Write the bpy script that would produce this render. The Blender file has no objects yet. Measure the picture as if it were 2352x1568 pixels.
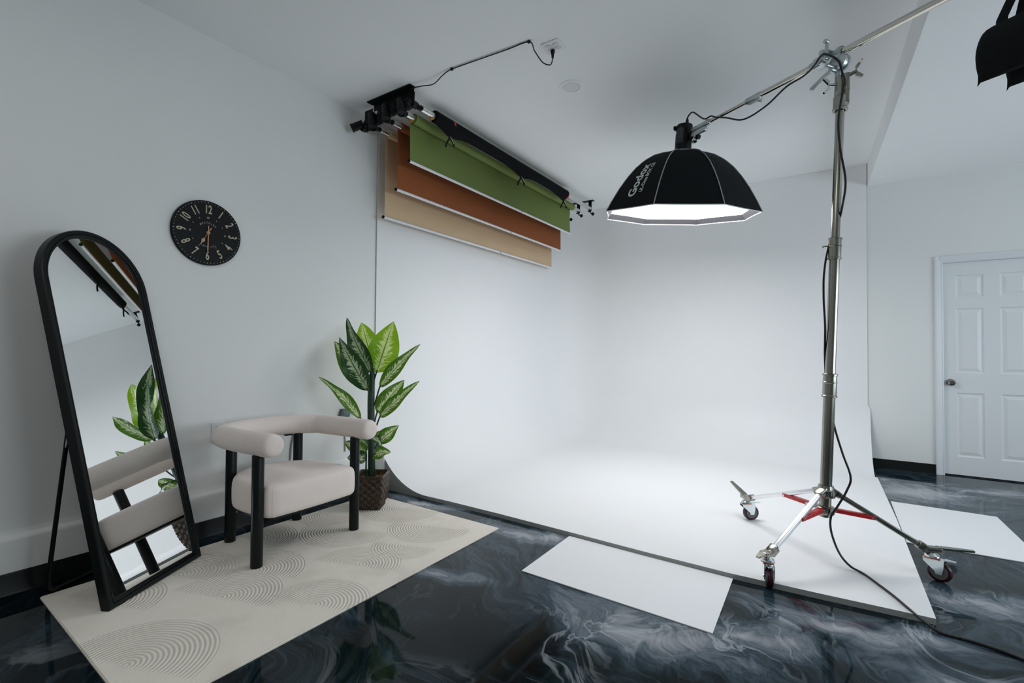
import bpy, bmesh, math, random
from mathutils import Vector, Matrix
PI = math.pi
random.seed(7)
S = bpy.context.scene
C = S.collection

# ---------------------------------------------------------------- camera / exposure
cam = bpy.data.cameras.new('camera')
cam.sensor_width = 36.0
cam.sensor_fit = 'HORIZONTAL'
cam.lens = 1104.184 / 2352 * 36
cam.clip_start = 0.05
camo = bpy.data.objects.new('camera', cam)
C.objects.link(camo)
Rr = Vector((0.83137, 0.55567, 0.00725)); Uu = Vector((0.00451, -0.01980, 0.99979)); Ff = Vector((-0.55570, 0.83117, 0.01896))
camo.matrix_world = Matrix(((Rr.x, Uu.x, -Ff.x, 3.245), (Rr.y, Uu.y, -Ff.y, 0.0), (Rr.z, Uu.z, -Ff.z, 1.156), (0, 0, 0, 1)))
S.camera = camo
vs = S.view_settings
vs.view_transform = 'Standard'; vs.look = 'None'; vs.gamma = 1.0; vs.use_curve_mapping = False
EXPOSURE = 0.06
vs.exposure = EXPOSURE
SOFTBOX_POWER = 12.0     # emission strength of the lit diffuser
FILL_WINDOW_POWER = 5.5  # emission of the added window's pane, fill only
FILL_PANEL_POWER = 4.2        # fill panel added on the ceiling, unseen behind the camera
w = bpy.data.worlds.new('world'); S.world = w; w.use_nodes = True
w.node_tree.nodes['Background'].inputs[0].default_value = (0.55, 0.62, 0.68, 1)
w.node_tree.nodes['Background'].inputs[1].default_value = 0.05
try:
    S.cycles.use_denoising = True
    S.cycles.max_bounces = 14; S.cycles.diffuse_bounces = 8
    S.cycles.sample_clamp_indirect = 6.0
except Exception:
    pass

# ---------------------------------------------------------------- materials
def mat(name, col, rough=0.6, metal=0.0, **k):
    m = bpy.data.materials.new(name); m.use_nodes = True
    b = m.node_tree.nodes['Principled BSDF']
    b.inputs['Base Color'].default_value = (*col, 1); b.inputs['Roughness'].default_value = rough; b.inputs['Metallic'].default_value = metal
    for kk, v in k.items():
        b.inputs[kk.replace('_', ' ')].default_value = v
    return m

def bsdf(m): return m.node_tree.nodes['Principled BSDF']

class NG:
    """small helper for node graphs"""
    def __init__(s, m): s.t = m.node_tree; s.n = s.t.nodes; s.l = s.t.links
    def put(s, sock, v):
        if hasattr(v, 'links') and hasattr(v, 'is_output'): s.l.new(v, sock)
        elif isinstance(v, (int, float)): sock.default_value = v
        else:
            sock.default_value = v if len(v) == len(sock.default_value) else (*v, 1)
    def math(s, op, a, b=0.0, c=None, clamp=False):
        n = s.n.new('ShaderNodeMath'); n.operation = op; n.use_clamp = clamp
        s.put(n.inputs[0], a); s.put(n.inputs[1], b)
        if c is not None: s.put(n.inputs[2], c)
        return n.outputs[0]
    def vmath(s, op, a, b=(0, 0, 0)):
        n = s.n.new('ShaderNodeVectorMath'); n.operation = op
        s.put(n.inputs[0], a); s.put(n.inputs[1], b)
        return n.outputs['Value'] if op in ('LENGTH', 'DISTANCE', 'DOT_PRODUCT') else n.outputs[0]
    def coord(s, which='Object'):
        return s.n.new('ShaderNodeTexCoord').outputs[which]
    def pos(s): return s.n.new('ShaderNodeNewGeometry').outputs['Position']
    def noise(s, vec, scale, detail=4, rough=0.55, dist=0.0, out='Fac'):
        n = s.n.new('ShaderNodeTexNoise'); s.l.new(vec, n.inputs['Vector'])
        n.inputs['Scale'].default_value = scale; n.inputs['Detail'].default_value = detail
        n.inputs['Roughness'].default_value = rough; n.inputs['Distortion'].default_value = dist
        return n.outputs[out]
    def scale(s, vec, v):
        n = s.n.new('ShaderNodeMapping'); s.l.new(vec, n.inputs['Vector']); n.inputs['Scale'].default_value = v
        return n.outputs[0]
    def rot(s, vec, ang, sc=(1, 1, 1)):
        n = s.n.new('ShaderNodeMapping'); s.l.new(vec, n.inputs['Vector']); n.inputs['Rotation'].default_value = (0, 0, ang); n.inputs['Scale'].default_value = sc
        return n.outputs[0]
    def ramp(s, fac, stops, interp='LINEAR'):
        n = s.n.new('ShaderNodeValToRGB'); s.put(n.inputs[0], fac); e = n.color_ramp; e.interpolation = interp
        while len(e.elements) < len(stops): e.elements.new(0.5)
        for el, (p, c) in zip(e.elements, stops):
            el.position = p; el.color = (*c, 1) if len(c) == 3 else c
        return n.outputs[0]
    def mix(s, f, a, b, mode='MIX'):
        n = s.n.new('ShaderNodeMix'); n.data_type = 'RGBA'; n.blend_type = mode
        s.put(n.inputs[0], f); s.put(n.inputs[6], a); s.put(n.inputs[7], b)
        return n.outputs[2]
    def smooth(s, v, a, b):
        n = s.n.new('ShaderNodeMapRange'); n.interpolation_type = 'SMOOTHSTEP'
        s.put(n.inputs[0], v); n.inputs[1].default_value = a; n.inputs[2].default_value = b
        return n.outputs[0]
    def bump(s, h, strength=0.3, dist=0.01):
        n = s.n.new('ShaderNodeBump'); s.put(n.inputs['Height'], h); n.inputs['Strength'].default_value = strength; n.inputs['Distance'].default_value = dist
        s.l.new(n.outputs[0], s.n['Principled BSDF'].inputs['Normal'])
    def set(s, name, v): s.put(s.n['Principled BSDF'].inputs[name], v)

def painted(name, col, rough=0.75, bump=0.06, scale=180, var=0.03):
    m = mat(name, col, rough); g = NG(m); p = g.pos()
    n1 = g.noise(p, 1.3, 3); n2 = g.noise(p, scale, 2)
    g.set('Base Color', g.mix(g.math('MULTIPLY', n1, 1.0), tuple(c * (1 - var) for c in col), tuple(min(1, c * (1 + var)) for c in col)))
    g.bump(n2, bump, 0.002)
    return m

def metal(name, col, rough=0.25, brushed=0.06):
    m = mat(name, col, rough, 1.0); g = NG(m); p = g.coord('Object')
    n = g.noise(g.scale(p, (60, 60, 6)), 4, 3)
    g.set('Roughness', g.math('ADD', rough - brushed / 2, g.math('MULTIPLY', n, brushed)))
    return m

def plastic(name, col, rough=0.45, bump=0.05):
    m = mat(name, col, rough); g = NG(m); n = g.noise(g.coord('Object'), 220, 2)
    g.bump(n, bump, 0.001)
    return m

M_wall = painted('wall_paint', (0.80, 0.81, 0.80))
M_ceil = painted('ceiling_paint', (0.87, 0.885, 0.89), 0.85)
M_cyc = painted('cove_paint', (0.87, 0.87, 0.875), 0.55, 0.03)
M_cycgrey = painted('cove_edge_paint', (0.30, 0.31, 0.30), 0.7, 0.2, 60, 0.1)
M_seam = painted('seam_paint', (0.50, 0.51, 0.51), 0.7)
M_trimwhite = painted('trim_paint', (0.76, 0.78, 0.81), 0.35, 0.02)
M_doorpaint = painted('door_paint', (0.78, 0.80, 0.81), 0.4, 0.03)
M_blackbase = plastic('black_vinyl', (0.008, 0.010, 0.010), 0.35)
M_black = plastic('black_plastic', (0.006, 0.008, 0.008), 0.45)
M_blackmetal = plastic('black_powder_coat', (0.006, 0.008, 0.008), 0.38, 0.03)
M_rubber = plastic('black_rubber', (0.012, 0.012, 0.012), 0.55)
M_cable = plastic('black_cable', (0.008, 0.008, 0.009), 0.4)
M_steel = metal('nickel_steel', (0.35, 0.34, 0.295), 0.20)
M_boomsteel = metal('polished_steel', (0.66, 0.64, 0.58), 0.11, 0.04)
M_chrome = metal('chrome', (0.75, 0.76, 0.76), 0.10, 0.03)
M_cast = metal('cast_zinc', (0.52, 0.57, 0.58), 0.38, 0.1)
M_alu = metal('aluminium', (0.78, 0.79, 0.80), 0.28)
M_leglit = metal('lit_leg_metal', (0.92, 0.93, 0.95), 0.36)  # paler leg metal, reflected softbox light put into the colour
M_whitebar = mat('white_bar', (0.80, 0.81, 0.83), 0.35)
M_zinc = metal('zinc_plate', (0.80, 0.86, 0.88), 0.2)
M_red = mat('red_enamel', (0.50, 0.012, 0.018), 0.3)
M_redtape = mat('red_tape', (0.62, 0.01, 0.02), 0.5)
M_wheel = mat('maroon_wheel', (0.034, 0.006, 0.009), 0.35)
M_wheelgrey = mat('grey_hub', (0.13, 0.128, 0.13), 0.5)
M_orange = mat('orange_ring', (0.55, 0.12, 0.02), 0.5)
M_brass = mat('orange_plastic', (0.65, 0.30, 0.02), 0.4)
M_outlet = mat('outlet_plastic', (0.78, 0.79, 0.81), 0.35)
M_slot = mat('outlet_slot', (0.02, 0.02, 0.02), 0.6)
M_sheet = painted('white_board', (0.86, 0.865, 0.88), 0.5, 0.02)
M_gold = mat('clock_gold', (0.47, 0.43, 0.30), 0.45)
M_copper = mat('copper_hand', (0.48, 0.26, 0.14), 0.45, 0.2)
M_lip = painted('softbox_lip', (0.05, 0.05, 0.056), 0.8)
M_pipe = mat('grey_piping', (0.34, 0.35, 0.35), 0.6)
M_white = mat('white_print', (0.66, 0.68, 0.68), 0.6)
M_sticker = mat('blue_sticker', (0.05, 0.12, 0.35), 0.5)
M_yellow = mat('yellow_print', (0.75, 0.62, 0.05), 0.5)

def fabric(name, col, scale=420, bump=0.25, var=0.12, sheen=0.3):
    m = mat(name, col, 0.9); g = NG(m); p = g.coord('Object')
    a = g.noise(g.scale(p, (1, 1, 0.35)), scale, 2); b = g.noise(p, 9, 4)
    f = g.math('ADD', g.math('MULTIPLY', a, 0.5), g.math('MULTIPLY', b, 0.5))
    g.set('Base Color', g.mix(f, tuple(c * (1 - var) for c in col), tuple(min(1, c * (1 + var)) for c in col)))
    g.set('Sheen Weight', sheen); g.bump(a, bump, 0.002)
    return m
M_boucle = fabric('beige_upholstery', (0.80, 0.705, 0.655))
M_softblack = fabric('softbox_fabric', (0.012, 0.014, 0.015), 300, 0.1, 0.1, 0.15)
M_softblack.node_tree.nodes['Principled BSDF'].inputs['Roughness'].default_value = 0.55
M_bag = fabric('black_canvas', (0.008, 0.010, 0.010), 300, 0.2, 0.15, 0.0)

def paper(name, col):
    m = mat(name, col, 0.8); g = NG(m); n = g.noise(g.scale(g.pos(), (1, 0.6, 1)), 4, 3)
    g.set('Base Color', g.mix(n, tuple(c * 0.93 for c in col), tuple(c * 1.07 for c in col)))
    return m
M_green = paper('green_paper', (0.175, 0.232, 0.060))
M_brown = paper('brown_paper', (0.31, 0.088, 0.021))
M_tan = paper('tan_paper', (0.70, 0.50, 0.31))
M_blackpaper = paper('black_paper', (0.007, 0.008, 0.009))
bsdf(M_blackpaper).inputs['Roughness'].default_value = 0.45
M_clock = plastic('clock_face', (0.007, 0.008, 0.008), 0.55)
for m_ in (M_blackpaper, M_softblack, M_bag, M_black, M_blackmetal, M_clock, M_blackbase, M_rubber): bsdf(m_).inputs['Specular IOR Level'].default_value = 0.2
for m_ in (M_blackpaper, M_softblack): bsdf(m_).inputs['Specular IOR Level'].default_value = 0.06; bsdf(m_).inputs['Sheen Weight'].default_value = 0.0; bsdf(m_).inputs['Roughness'].default_value = 0.7

# mirror glass
M_mirror = mat('mirror_glass', (0.90, 0.93, 0.93), 0.0, 1.0)
# lit diffuser of the softbox (emits towards its front only)
M_diff = bpy.data.materials.new('lit_diffuser'); M_diff.use_nodes = True
g = NG(M_diff); g.n.remove(g.n['Principled BSDF'])
em = g.n.new('ShaderNodeEmission'); em.inputs[0].default_value = (0.97, 0.98, 1.0, 1); em.inputs[1].default_value = SOFTBOX_POWER
g.l.new(em.outputs[0], g.n['Material Output'].inputs[0])
M_fillpane = bpy.data.materials.new('fill_pane'); M_fillpane.use_nodes = True  # glowing pane of the added fill window
g = NG(M_fillpane); g.n.remove(g.n['Principled BSDF'])
em = g.n.new('ShaderNodeEmission'); em.inputs[0].default_value = (0.80, 0.92, 1.0, 1); em.inputs[1].default_value = FILL_WINDOW_POWER
g.l.new(em.outputs[0], g.n['Material Output'].inputs[0])

# poured marble epoxy floor
def floor_material():
    m = mat('marbled_epoxy', (0.05, 0.07, 0.08), 0.045); g = NG(m); p = g.pos()
    def warp(vec, sc, amt, detail=2):
        n = g.noise(vec, sc, detail, 0.5, 0, 'Color')
        d = g.vmath('SUBTRACT', n, (0.5, 0.5, 0.5))
        d = g.vmath('MULTIPLY', d, (amt, amt, 0))
        return g.vmath('ADD', vec, d)
    r = g.rot(p, 0.55, (1.0, 1.0, 0.0))
    w1 = warp(r, 0.75, 1.3); w2 = warp(w1, 2.2, 0.55); w3 = warp(w2, 6.5, 0.11)
    big = g.noise(g.scale(w1, (0.55, 1.2, 1)), 0.8, 3, 0.5)
    mid = g.noise(g.scale(w2, (0.60, 1.7, 1)), 1.5, 9, 0.60, 1.6)
    fine_ = g.noise(g.scale(w3, (0.7, 2.6, 1)), 3.6, 8, 0.62, 2.2)
    # pale plumes poured at these places of the floor
    def blob(x, y, rx, ry, ang=0.0):
        q = g.vmath('SUBTRACT', p, (x, y, 0))
        q = warp(q, 1.6, 0.55, 3)
        q = g.rot(q, ang, (1 / rx, 1 / ry, 0))
        return g.math('SUBTRACT', 1.0, g.vmath('LENGTH', q), clamp=True)
    bl = None
    for a in ((2.62, 1.98, 0.62, 0.30, -0.6), (2.95, 2.2, 0.35, 0.2, -0.4), (3.75, 5.2, 0.9, 0.5, 0.0), (3.30, 2.50, 0.55, 0.2, -0.3), (1.62, 2.6, 0.45, 0.16, 0.3), (1.55, 1.9, 0.3, 0.12, 0.2),
              (3.8, 3.1, 0.4, 0.22, 0.2), (0.7, 2.68, 0.4, 0.12, 0), (4.3, 5.6, 0.6, 0.2, 0.0), (3.75, 2.3, 0.5, 0.22, -0.3)):
        b = blob(*a); bl = b if bl is None else g.math('MAXIMUM', bl, b)
    dk = g.math('MAXIMUM', blob(2.0, 1.55, 0.65, 0.45), blob(0.5, 0.3, 0.9, 0.7))
    tone = g.math('ADD', g.math('MULTIPLY', big, 0.40), g.math('MULTIPLY', mid, 0.60))
    tone = g.math('ADD', tone, g.math('MULTIPLY', g.math('SUBTRACT', fine_, 0.5), 0.34))
    tone = g.math('ADD', tone, g.math('MULTIPLY', bl, 0.38))
    tone = g.math('SUBTRACT', tone, g.math('MULTIPLY', dk, 0.14))
    base = g.ramp(tone, [(0.36, (0.0022, 0.0045, 0.0055)), (0.46, (0.0055, 0.0120, 0.0155)), (0.53, (0.017, 0.031, 0.041)), (0.575, (0.042, 0.066, 0.086)), (0.59, (0.022, 0.038, 0.050)),
                         (0.64, (0.078, 0.105, 0.132)), (0.70, (0.150, 0.178, 0.208)), (0.72, (0.090, 0.115, 0.140)), (0.80, (0.26, 0.275, 0.305)), (0.90, (0.40, 0.41, 0.44))])
    v = g.noise(g.scale(w3, (0.7, 1.5, 1)), 1.3, 6, 0.55, 0.8)
    ridge = g.math('ABSOLUTE', g.math('SUBTRACT', v, 0.5))
    line = g.math('SUBTRACT', 1.0, g.smooth(ridge, 0.0, 0.020))
    mask = g.smooth(g.noise(w1, 1.2, 2), 0.50, 0.68)
    line = g.math('MULTIPLY', line, g.math('ADD', g.math('MULTIPLY', mask, 0.45), g.math('MULTIPLY', bl, 0.8)), clamp=True)
    col = g.mix(line, base, (0.40, 0.43, 0.47))
    r2 = g.math('ABSOLUTE', g.math('SUBTRACT', g.noise(g.scale(w2, (0.6, 2.2, 1)), 2.6, 4, 0.5), 0.52))
    l2 = g.math('MULTIPLY', g.math('SUBTRACT', 1.0, g.smooth(r2, 0.0, 0.014)), g.math('ADD', g.math('MULTIPLY', mask, 0.30), 0.08))
    col = g.mix(l2, col, (0.15, 0.18, 0.21))
    g.set('Base Color', col)
    g.set('IOR', 1.23)
    fine = g.noise(p, 2.5, 2)
    g.bump(fine, 0.02, 0.01)
    return m
M_floor = floor_material()

# pale rug with raised concentric fans
def rug_material():
    m = mat('rug_pile', (0.6, 0.56, 0.5), 0.95); g = NG(m); p = g.pos()
    total = None
    fans = [(1.110, 0.690, 0.30, 0, 1), (0.890, 1.115, 0.27, 0.3, 1), (0.475, 1.085, 0.30, 0.2, 1), (0.52, 0.80, 0.24, 0.3, 1), (0.660, 2.000, 0.30, 0.1, -1), (1.060, 2.330, 0.28, 0.0, -1), (0.640, 2.480, 0.30, 0.0, -1),
            (1.120, 1.680, 0.25, 0.3, 1), (0.740, 1.330, 0.28, 0.3, 1), (0.335, 1.560, 0.26, 0.2, 1), (1.30, 1.32, 0.25, 0.2, 1), (1.15, 2.02, 0.20, 0.2, -1), (0.34, 2.10, 0.22, 0.2, -1)]
    for (x, y, R, a, sgn) in fans:
        q = g.vmath('SUBTRACT', p, (x, y, 0)); q = g.vmath('MULTIPLY', q, (1, 1, 0))
        d = g.vmath('LENGTH', q)
        ring = g.math('SINE', g.math('MULTIPLY', d, 2 * PI / 0.0165))
        half = g.smooth(g.vmath('DOT_PRODUCT', q, (-0.35 * sgn * math.cos(a), 0.94 * sgn, 0)), -0.02, 0.02)
        inside = g.math('SUBTRACT', 1.0, g.smooth(d, R - 0.012, R))
        mk = g.math('MULTIPLY', half, inside)
        t = g.math('MULTIPLY', ring, mk)
        total = t if total is None else g.math('ADD', total, t)
    n = g.noise(p, 7, 4); f = g.noise(p, 260, 2)
    c = g.mix(n, (0.80, 0.735, 0.645), (0.90, 0.840, 0.755))
    patch = g.smooth(g.noise(p, 3.2, 4), 0.52, 0.66)
    c = g.mix(g.math('MULTIPLY', patch, 0.35), c, (0.64, 0.58, 0.51))
    c = g.mix(g.math('MULTIPLY', g.smooth(total, 0.2, -0.9), 0.40), c, (0.36, 0.32, 0.27))
    g.set('Base Color', c)
    h = g.math('ADD', g.math('MULTIPLY', total, 0.5), g.math('MULTIPLY', f, 0.5))
    g.bump(h, 0.55, 0.006)
    return m
M_rug = rug_material()

# variegated leaf (uv: u across 0..1, v along)
def leaf_material(name, green, pale, glow, thru=0.32):
    m = mat(name, green, 0.35); g = NG(m); uv = g.coord('UV')
    sp = g.n.new('ShaderNodeSeparateXYZ'); g.l.new(uv, sp.inputs[0])
    u = g.math('MULTIPLY', g.math('ABSOLUTE', g.math('SUBTRACT', sp.outputs[0], 0.5)), 2.0)
    s = g.math('SUBTRACT', sp.outputs[1], g.math('MULTIPLY', u, 0.16))
    cb = g.n.new('ShaderNodeCombineXYZ'); g.l.new(g.math('MULTIPLY', s, 44.0), cb.inputs[0]); g.l.new(g.math('MULTIPLY', u, 2.2), cb.inputs[1]); g.l.new(g.math('MULTIPLY', sp.outputs[0], 2.0), cb.inputs[2])
    st = g.noise(cb.outputs[0], 1.0, 3, 0.6)
    pm = g.math('ADD', st, g.math('MULTIPLY', g.math('SUBTRACT', 0.46, u), 0.50))
    pm = g.smooth(pm, 0.535, 0.60)
    col = g.mix(pm, green, pale)
    rib = g.math('SUBTRACT', 1.0, g.smooth(u, 0.02, 0.055))
    col = g.mix(rib, col, tuple(c * 0.35 for c in green))
    vein = g.math('ABSOLUTE', g.math('SINE', g.math('MULTIPLY', s, 26.0)))
    vein = g.math('MULTIPLY', g.math('SUBTRACT', 1.0, g.smooth(vein, 0.0, 0.13)), 0.55)
    col = g.mix(vein, col, tuple(c * 0.5 for c in green))
    g.set('Base Color', col)
    tr = g.n.new('ShaderNodeBsdfTranslucent'); g.l.new(g.mix(0.35, col, glow), tr.inputs[0])
    mx = g.n.new('ShaderNodeMixShader'); mx.inputs[0].default_value = thru
    g.l.new(g.n['Principled BSDF'].outputs[0], mx.inputs[1]); g.l.new(tr.outputs[0], mx.inputs[2])
    g.l.new(mx.outputs[0], g.n['Material Output'].inputs[0])
    return m
M_leafbright = leaf_material('bright_leaf', (0.22, 0.42, 0.006), (0.80, 0.90, 0.42), (0.50, 0.80, 0.01), 0.5)
M_leafdark = leaf_material('dark_leaf', (0.012, 0.062, 0.008), (0.50, 0.64, 0.36), (0.04, 0.18, 0.01), 0.12)
M_leafmid = leaf_material('mid_leaf', (0.055, 0.175, 0.006), (0.82, 0.90, 0.52), (0.25, 0.5, 0.02), 0.28)
M_stem = plastic('plant_stem', (0.012, 0.042, 0.022), 0.4)
def wicker_material():
    m = mat('wicker', (0.06, 0.04, 0.03), 0.45); g = NG(m); p = g.coord('Object')
    n = g.noise(g.scale(p, (40, 40, 120)), 1.5, 3)
    g.set('Base Color', g.ramp(n, [(0.3, (0.010, 0.006, 0.003)), (0.55, (0.045, 0.026, 0.013)), (0.8, (0.16, 0.10, 0.052))]))
    return m
M_wicker = wicker_material()
M_moss = fabric('dry_moss', (0.20, 0.11, 0.03), 120, 0.6, 0.5, 0)
M_pouch = mat('clear_pouch', (0.7, 0.74, 0.78), 0.15, 0.0, Alpha=0.6)

# ---------------------------------------------------------------- mesh helpers
class MB:
    """collects shapes into one mesh"""
    def __init__(s): s.bm = bmesh.new()
    def box(s, c, size, rot=None, bev=0.0, seg=2):
        b = bmesh.new(); bmesh.ops.create_cube(b, size=1.0)
        bmesh.ops.scale(b, vec=size, verts=b.verts)
        if bev > 0: bmesh.ops.bevel(b, geom=b.edges[:], offset=bev, segments=seg, profile=0.5, affect='EDGES')
        mt = Matrix.Translation(c) @ (rot.to_4x4() if rot is not None else Matrix.Identity(4))
        bmesh.ops.transform(b, matrix=mt, verts=b.verts); s.join(b); return s
    def join(s, b):
        me = bpy.data.meshes.new('tmp'); b.to_mesh(me); b.free(); s.bm.from_mesh(me); bpy.data.meshes.remove(me)
    def sweep(s, pts, rad, seg=16, cap=True, smoothing=0):
        """tube along a polyline; rad is a number or a list"""
        pts = [Vector(p) for p in pts]; n = len(pts)
        if not isinstance(rad, (list, tuple)): rad = [rad] * n
        tang = []
        for i in range(n):
            a = pts[max(0, i - 1)]; b = pts[min(n - 1, i + 1)]
            t = (b - a); tang.append(t.normalized() if t.length > 1e-9 else Vector((0, 0, 1)))
        up = Vector((0, 0, 1)) if abs(tang[0].z) < 0.9 else Vector((1, 0, 0))
        x = tang[0].cross(up).normalized(); rings = []
        for i in range(n):
            t = tang[i]; x = (x - t * x.dot(t)).normalized(); y = t.cross(x)
            rings.append([s.bm.verts.new(pts[i] + (x * math.cos(2 * PI * k / seg) + y * math.sin(2 * PI * k / seg)) * rad[i]) for k in range(seg)])
        for i in range(n - 1):
            for k in range(seg):
                s.bm.faces.new((rings[i][k], rings[i][(k + 1) % seg], rings[i + 1][(k + 1) % seg], rings[i + 1][k]))
        if cap:
            s.bm.faces.new(list(reversed(rings[0]))); s.bm.faces.new(rings[-1])
        return s
    def cyl(s, a, b, r0, r1=None, seg=20, bev=0.0):
        r1 = r0 if r1 is None else r1
        a = Vector(a); b = Vector(b)
        if bev > 0:
            d = (b - a).normalized()
            return s.sweep([a, a + d * bev * .3, a + d * bev, b - d * bev, b - d * bev * .3, b], [r0 - bev, r0 - bev * .3, r0, r1, r1 - bev * .3, r1 - bev], seg)
        return s.sweep([a, b], [r0, r1], seg)
    def lathe(s, prof, seg=32, origin=(0, 0, 0), axis=(0, 0, 1)):
        """prof: list of (radius, height) along the axis"""
        ax = Vector(axis).normalized(); o = Vector(origin)
        return s.sweep_prof([(o + ax * h, r) for r, h in prof], ax, seg)
    def sweep_prof(s, pr, ax, seg):
        up = Vector((0, 0, 1)) if abs(ax.z) < 0.9 else Vector((1, 0, 0))
        x = ax.cross(up).normalized(); y = ax.cross(x); rings = []
        for p, r in pr:
            if r < 1e-5: rings.append([s.bm.verts.new(p)])
            else: rings.append([s.bm.verts.new(p + (x * math.cos(2 * PI * k / seg) + y * math.sin(2 * PI * k / seg)) * r) for k in range(seg)])
        for A, B in zip(rings, rings[1:]):
            for k in range(seg):
                k2 = (k + 1) % seg
                if len(A) == 1 and len(B) == 1: continue
                if len(A) == 1: s.bm.faces.new((A[0], B[k], B[k2]))
                elif len(B) == 1: s.bm.faces.new((A[k], B[0], A[k2]))
                else: s.bm.faces.new((A[k], B[k], B[k2], A[k2]))
        return s
    def prism(s, pts, vec):
        """closed polygon pts extruded by vec"""
        vec = Vector(vec); a = [s.bm.verts.new(Vector(p)) for p in pts]; b = [s.bm.verts.new(Vector(p) + vec) for p in pts]; n = len(pts)
        s.bm.faces.new(list(reversed(a))); s.bm.faces.new(b)
        for k in range(n): s.bm.faces.new((a[k], a[(k + 1) % n], b[(k + 1) % n], b[k]))
        return s
    def quad(s, *pts):
        s.bm.faces.new([s.bm.verts.new(Vector(p)) for p in pts]); return s
    def grid(s, rows):
        vv = [[s.bm.verts.new(Vector(p)) for p in r] for r in rows]
        for i in range(len(vv) - 1):
            for j in range(len(vv[0]) - 1):
                s.bm.faces.new((vv[i][j], vv[i][j + 1], vv[i + 1][j + 1], vv[i + 1][j]))
        return s
    def sphere(s, c, r, u=20, v=12, sc=(1, 1, 1)):
        b = bmesh.new(); bmesh.ops.create_uvsphere(b, u_segments=u, v_segments=v, radius=r)
        bmesh.ops.scale(b, vec=sc, verts=b.verts); bmesh.ops.translate(b, vec=c, verts=b.verts); s.join(b); return s
    def build(s, name, material, parent=None, smooth=True, angle=35, loc=None, recalc=True):
        if recalc: bmesh.ops.recalc_face_normals(s.bm, faces=s.bm.faces[:])
        if loc is not None: bmesh.ops.translate(s.bm, vec=-Vector(loc), verts=s.bm.verts)
        me = bpy.data.meshes.new(name); s.bm.to_mesh(me); s.bm.free()
        if smooth:
            for p in me.polygons: p.use_smooth = True
            try: me.set_sharp_from_angle(angle=math.radians(angle))
            except Exception: pass
        o = bpy.data.objects.new(name, me); C.objects.link(o)
        if material: me.materials.append(material)
        if loc is not None: o.location = loc
        if parent is not None: o.parent = parent
        return o

def thing(name, label, cat, loc=(0, 0, 0), rz=0.0, group=None):
    o = bpy.data.objects.new(name, None); C.objects.link(o); o.empty_display_size = 0.1
    o.location = loc; o.rotation_euler = (0, 0, rz); tag(o, label, cat, group); return o
def tag(o, label, cat, group=None):
    o['label'] = label; o['category'] = cat
    if group: o['group'] = group
    return o
def struct(o): o['kind'] = 'structure'; return o
def lab(o, label): o['label'] = label; return o
def spline(pts, n=8):
    """catmull-rom through pts"""
    P = [Vector(p) for p in pts]; P = [P[0] * 2 - P[1]] + P + [P[-1] * 2 - P[-2]]; out = []
    for i in range(1, len(P) - 2):
        for k in range(n):
            t = k / n; a, b, c, d = P[i - 1], P[i], P[i + 1], P[i + 2]
            out.append(0.5 * ((2 * b) + (c - a) * t + (2 * a - 5 * b + 4 * c - d) * t * t + (3 * b - a - 3 * c + d) * t ** 3))
    out.append(P[-2]); return out
def text_mesh(body, size, bold=0.0):
    cu = bpy.data.curves.new('txt', 'FONT'); cu.body = body; cu.size = size; cu.align_x = 'CENTER'; cu.align_y = 'CENTER'; cu.resolution_u = 3; cu.offset = bold
    o = bpy.data.objects.new('txt', cu); C.objects.link(o)
    dg = bpy.context.evaluated_depsgraph_get(); me = bpy.data.meshes.new_from_object(o.evaluated_get(dg))
    bpy.data.objects.remove(o); bpy.data.curves.remove(cu); return me

# ---------------------------------------------------------------- room shell
H1, H2, YB = 3.109, 2.882, 6.131
XR, YR = 7.2, -3.2
SOF = lambda y: 3.545 + (YB - y) * 0.0367       # x of the drop between the two ceiling heights
mb = MB(); mb.box(((XR) / 2, (YB + YR) / 2, -0.05), (XR + 0.4, YB - YR + 0.4, 0.1)); struct(mb.build('floor', M_floor, smooth=False))
mb = MB()
mb.box((-0.1, (YB + YR) / 2, 1.6), (0.2, YB - YR + 0.4, 3.5)); struct(mb.build('wall_left', M_wall, smooth=False))
mb = MB()
DX0, DX1, DZ = 4.122, 4.934, 2.03              # door opening
mb.box(((DX0 - 0.2) / 2, YB + 0.1, 1.6), (DX0 + 0.2, 0.2, 3.5)); mb.box(((DX1 + XR + 0.2) / 2, YB + 0.1, 1.6), (XR + 0.2 - DX1, 0.2, 3.5))
mb.box(((DX0 + DX1) / 2, YB + 0.1, (DZ + 3.35) / 2), (DX1 - DX0, 0.2, 3.35 - DZ)); struct(mb.build('wall_back', M_wall, smooth=False))
mb = MB(); mb.box((XR / 2, YR - 0.1, 1.6), (XR + 0.4, 0.2, 3.5)); struct(mb.build('wall_rear', M_wall, smooth=False))
WY0, WY1, WZ0, WZ1 = 1.2, 5.0, 0.60, 2.05     # unseen window added in the right wall to bring in fill light
mb = MB()
mb.box((XR + 0.1, (YR + WY0) / 2 - 0.1, 1.6), (0.2, WY0 - YR + 0.2, 3.5)); mb.box((XR + 0.1, (WY1 + YB) / 2 + 0.1, 1.6), (0.2, YB - WY1 + 0.2, 3.5))
mb.box((XR + 0.1, (WY0 + WY1) / 2, (WZ0 - 0.15) / 2), (0.2, WY1 - WY0, WZ0 + 0.15)); mb.box((XR + 0.1, (WY0 + WY1) / 2, (WZ1 + 3.35) / 2), (0.2, WY1 - WY0, 3.35 - WZ1))
struct(mb.build('wall_right', M_wall, smooth=False))
win = bpy.data.objects.new('added_window_1', None); C.objects.link(win); win.location = (XR, (WY0 + WY1) / 2, WZ0); struct(win)
mb = MB()
for y in (WY0 + 0.03, (WY0 + WY1) / 2, WY1 - 0.03): mb.box((XR + 0.04, y, (WZ0 + WZ1) / 2), (0.08, 0.06, WZ1 - WZ0))
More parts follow.
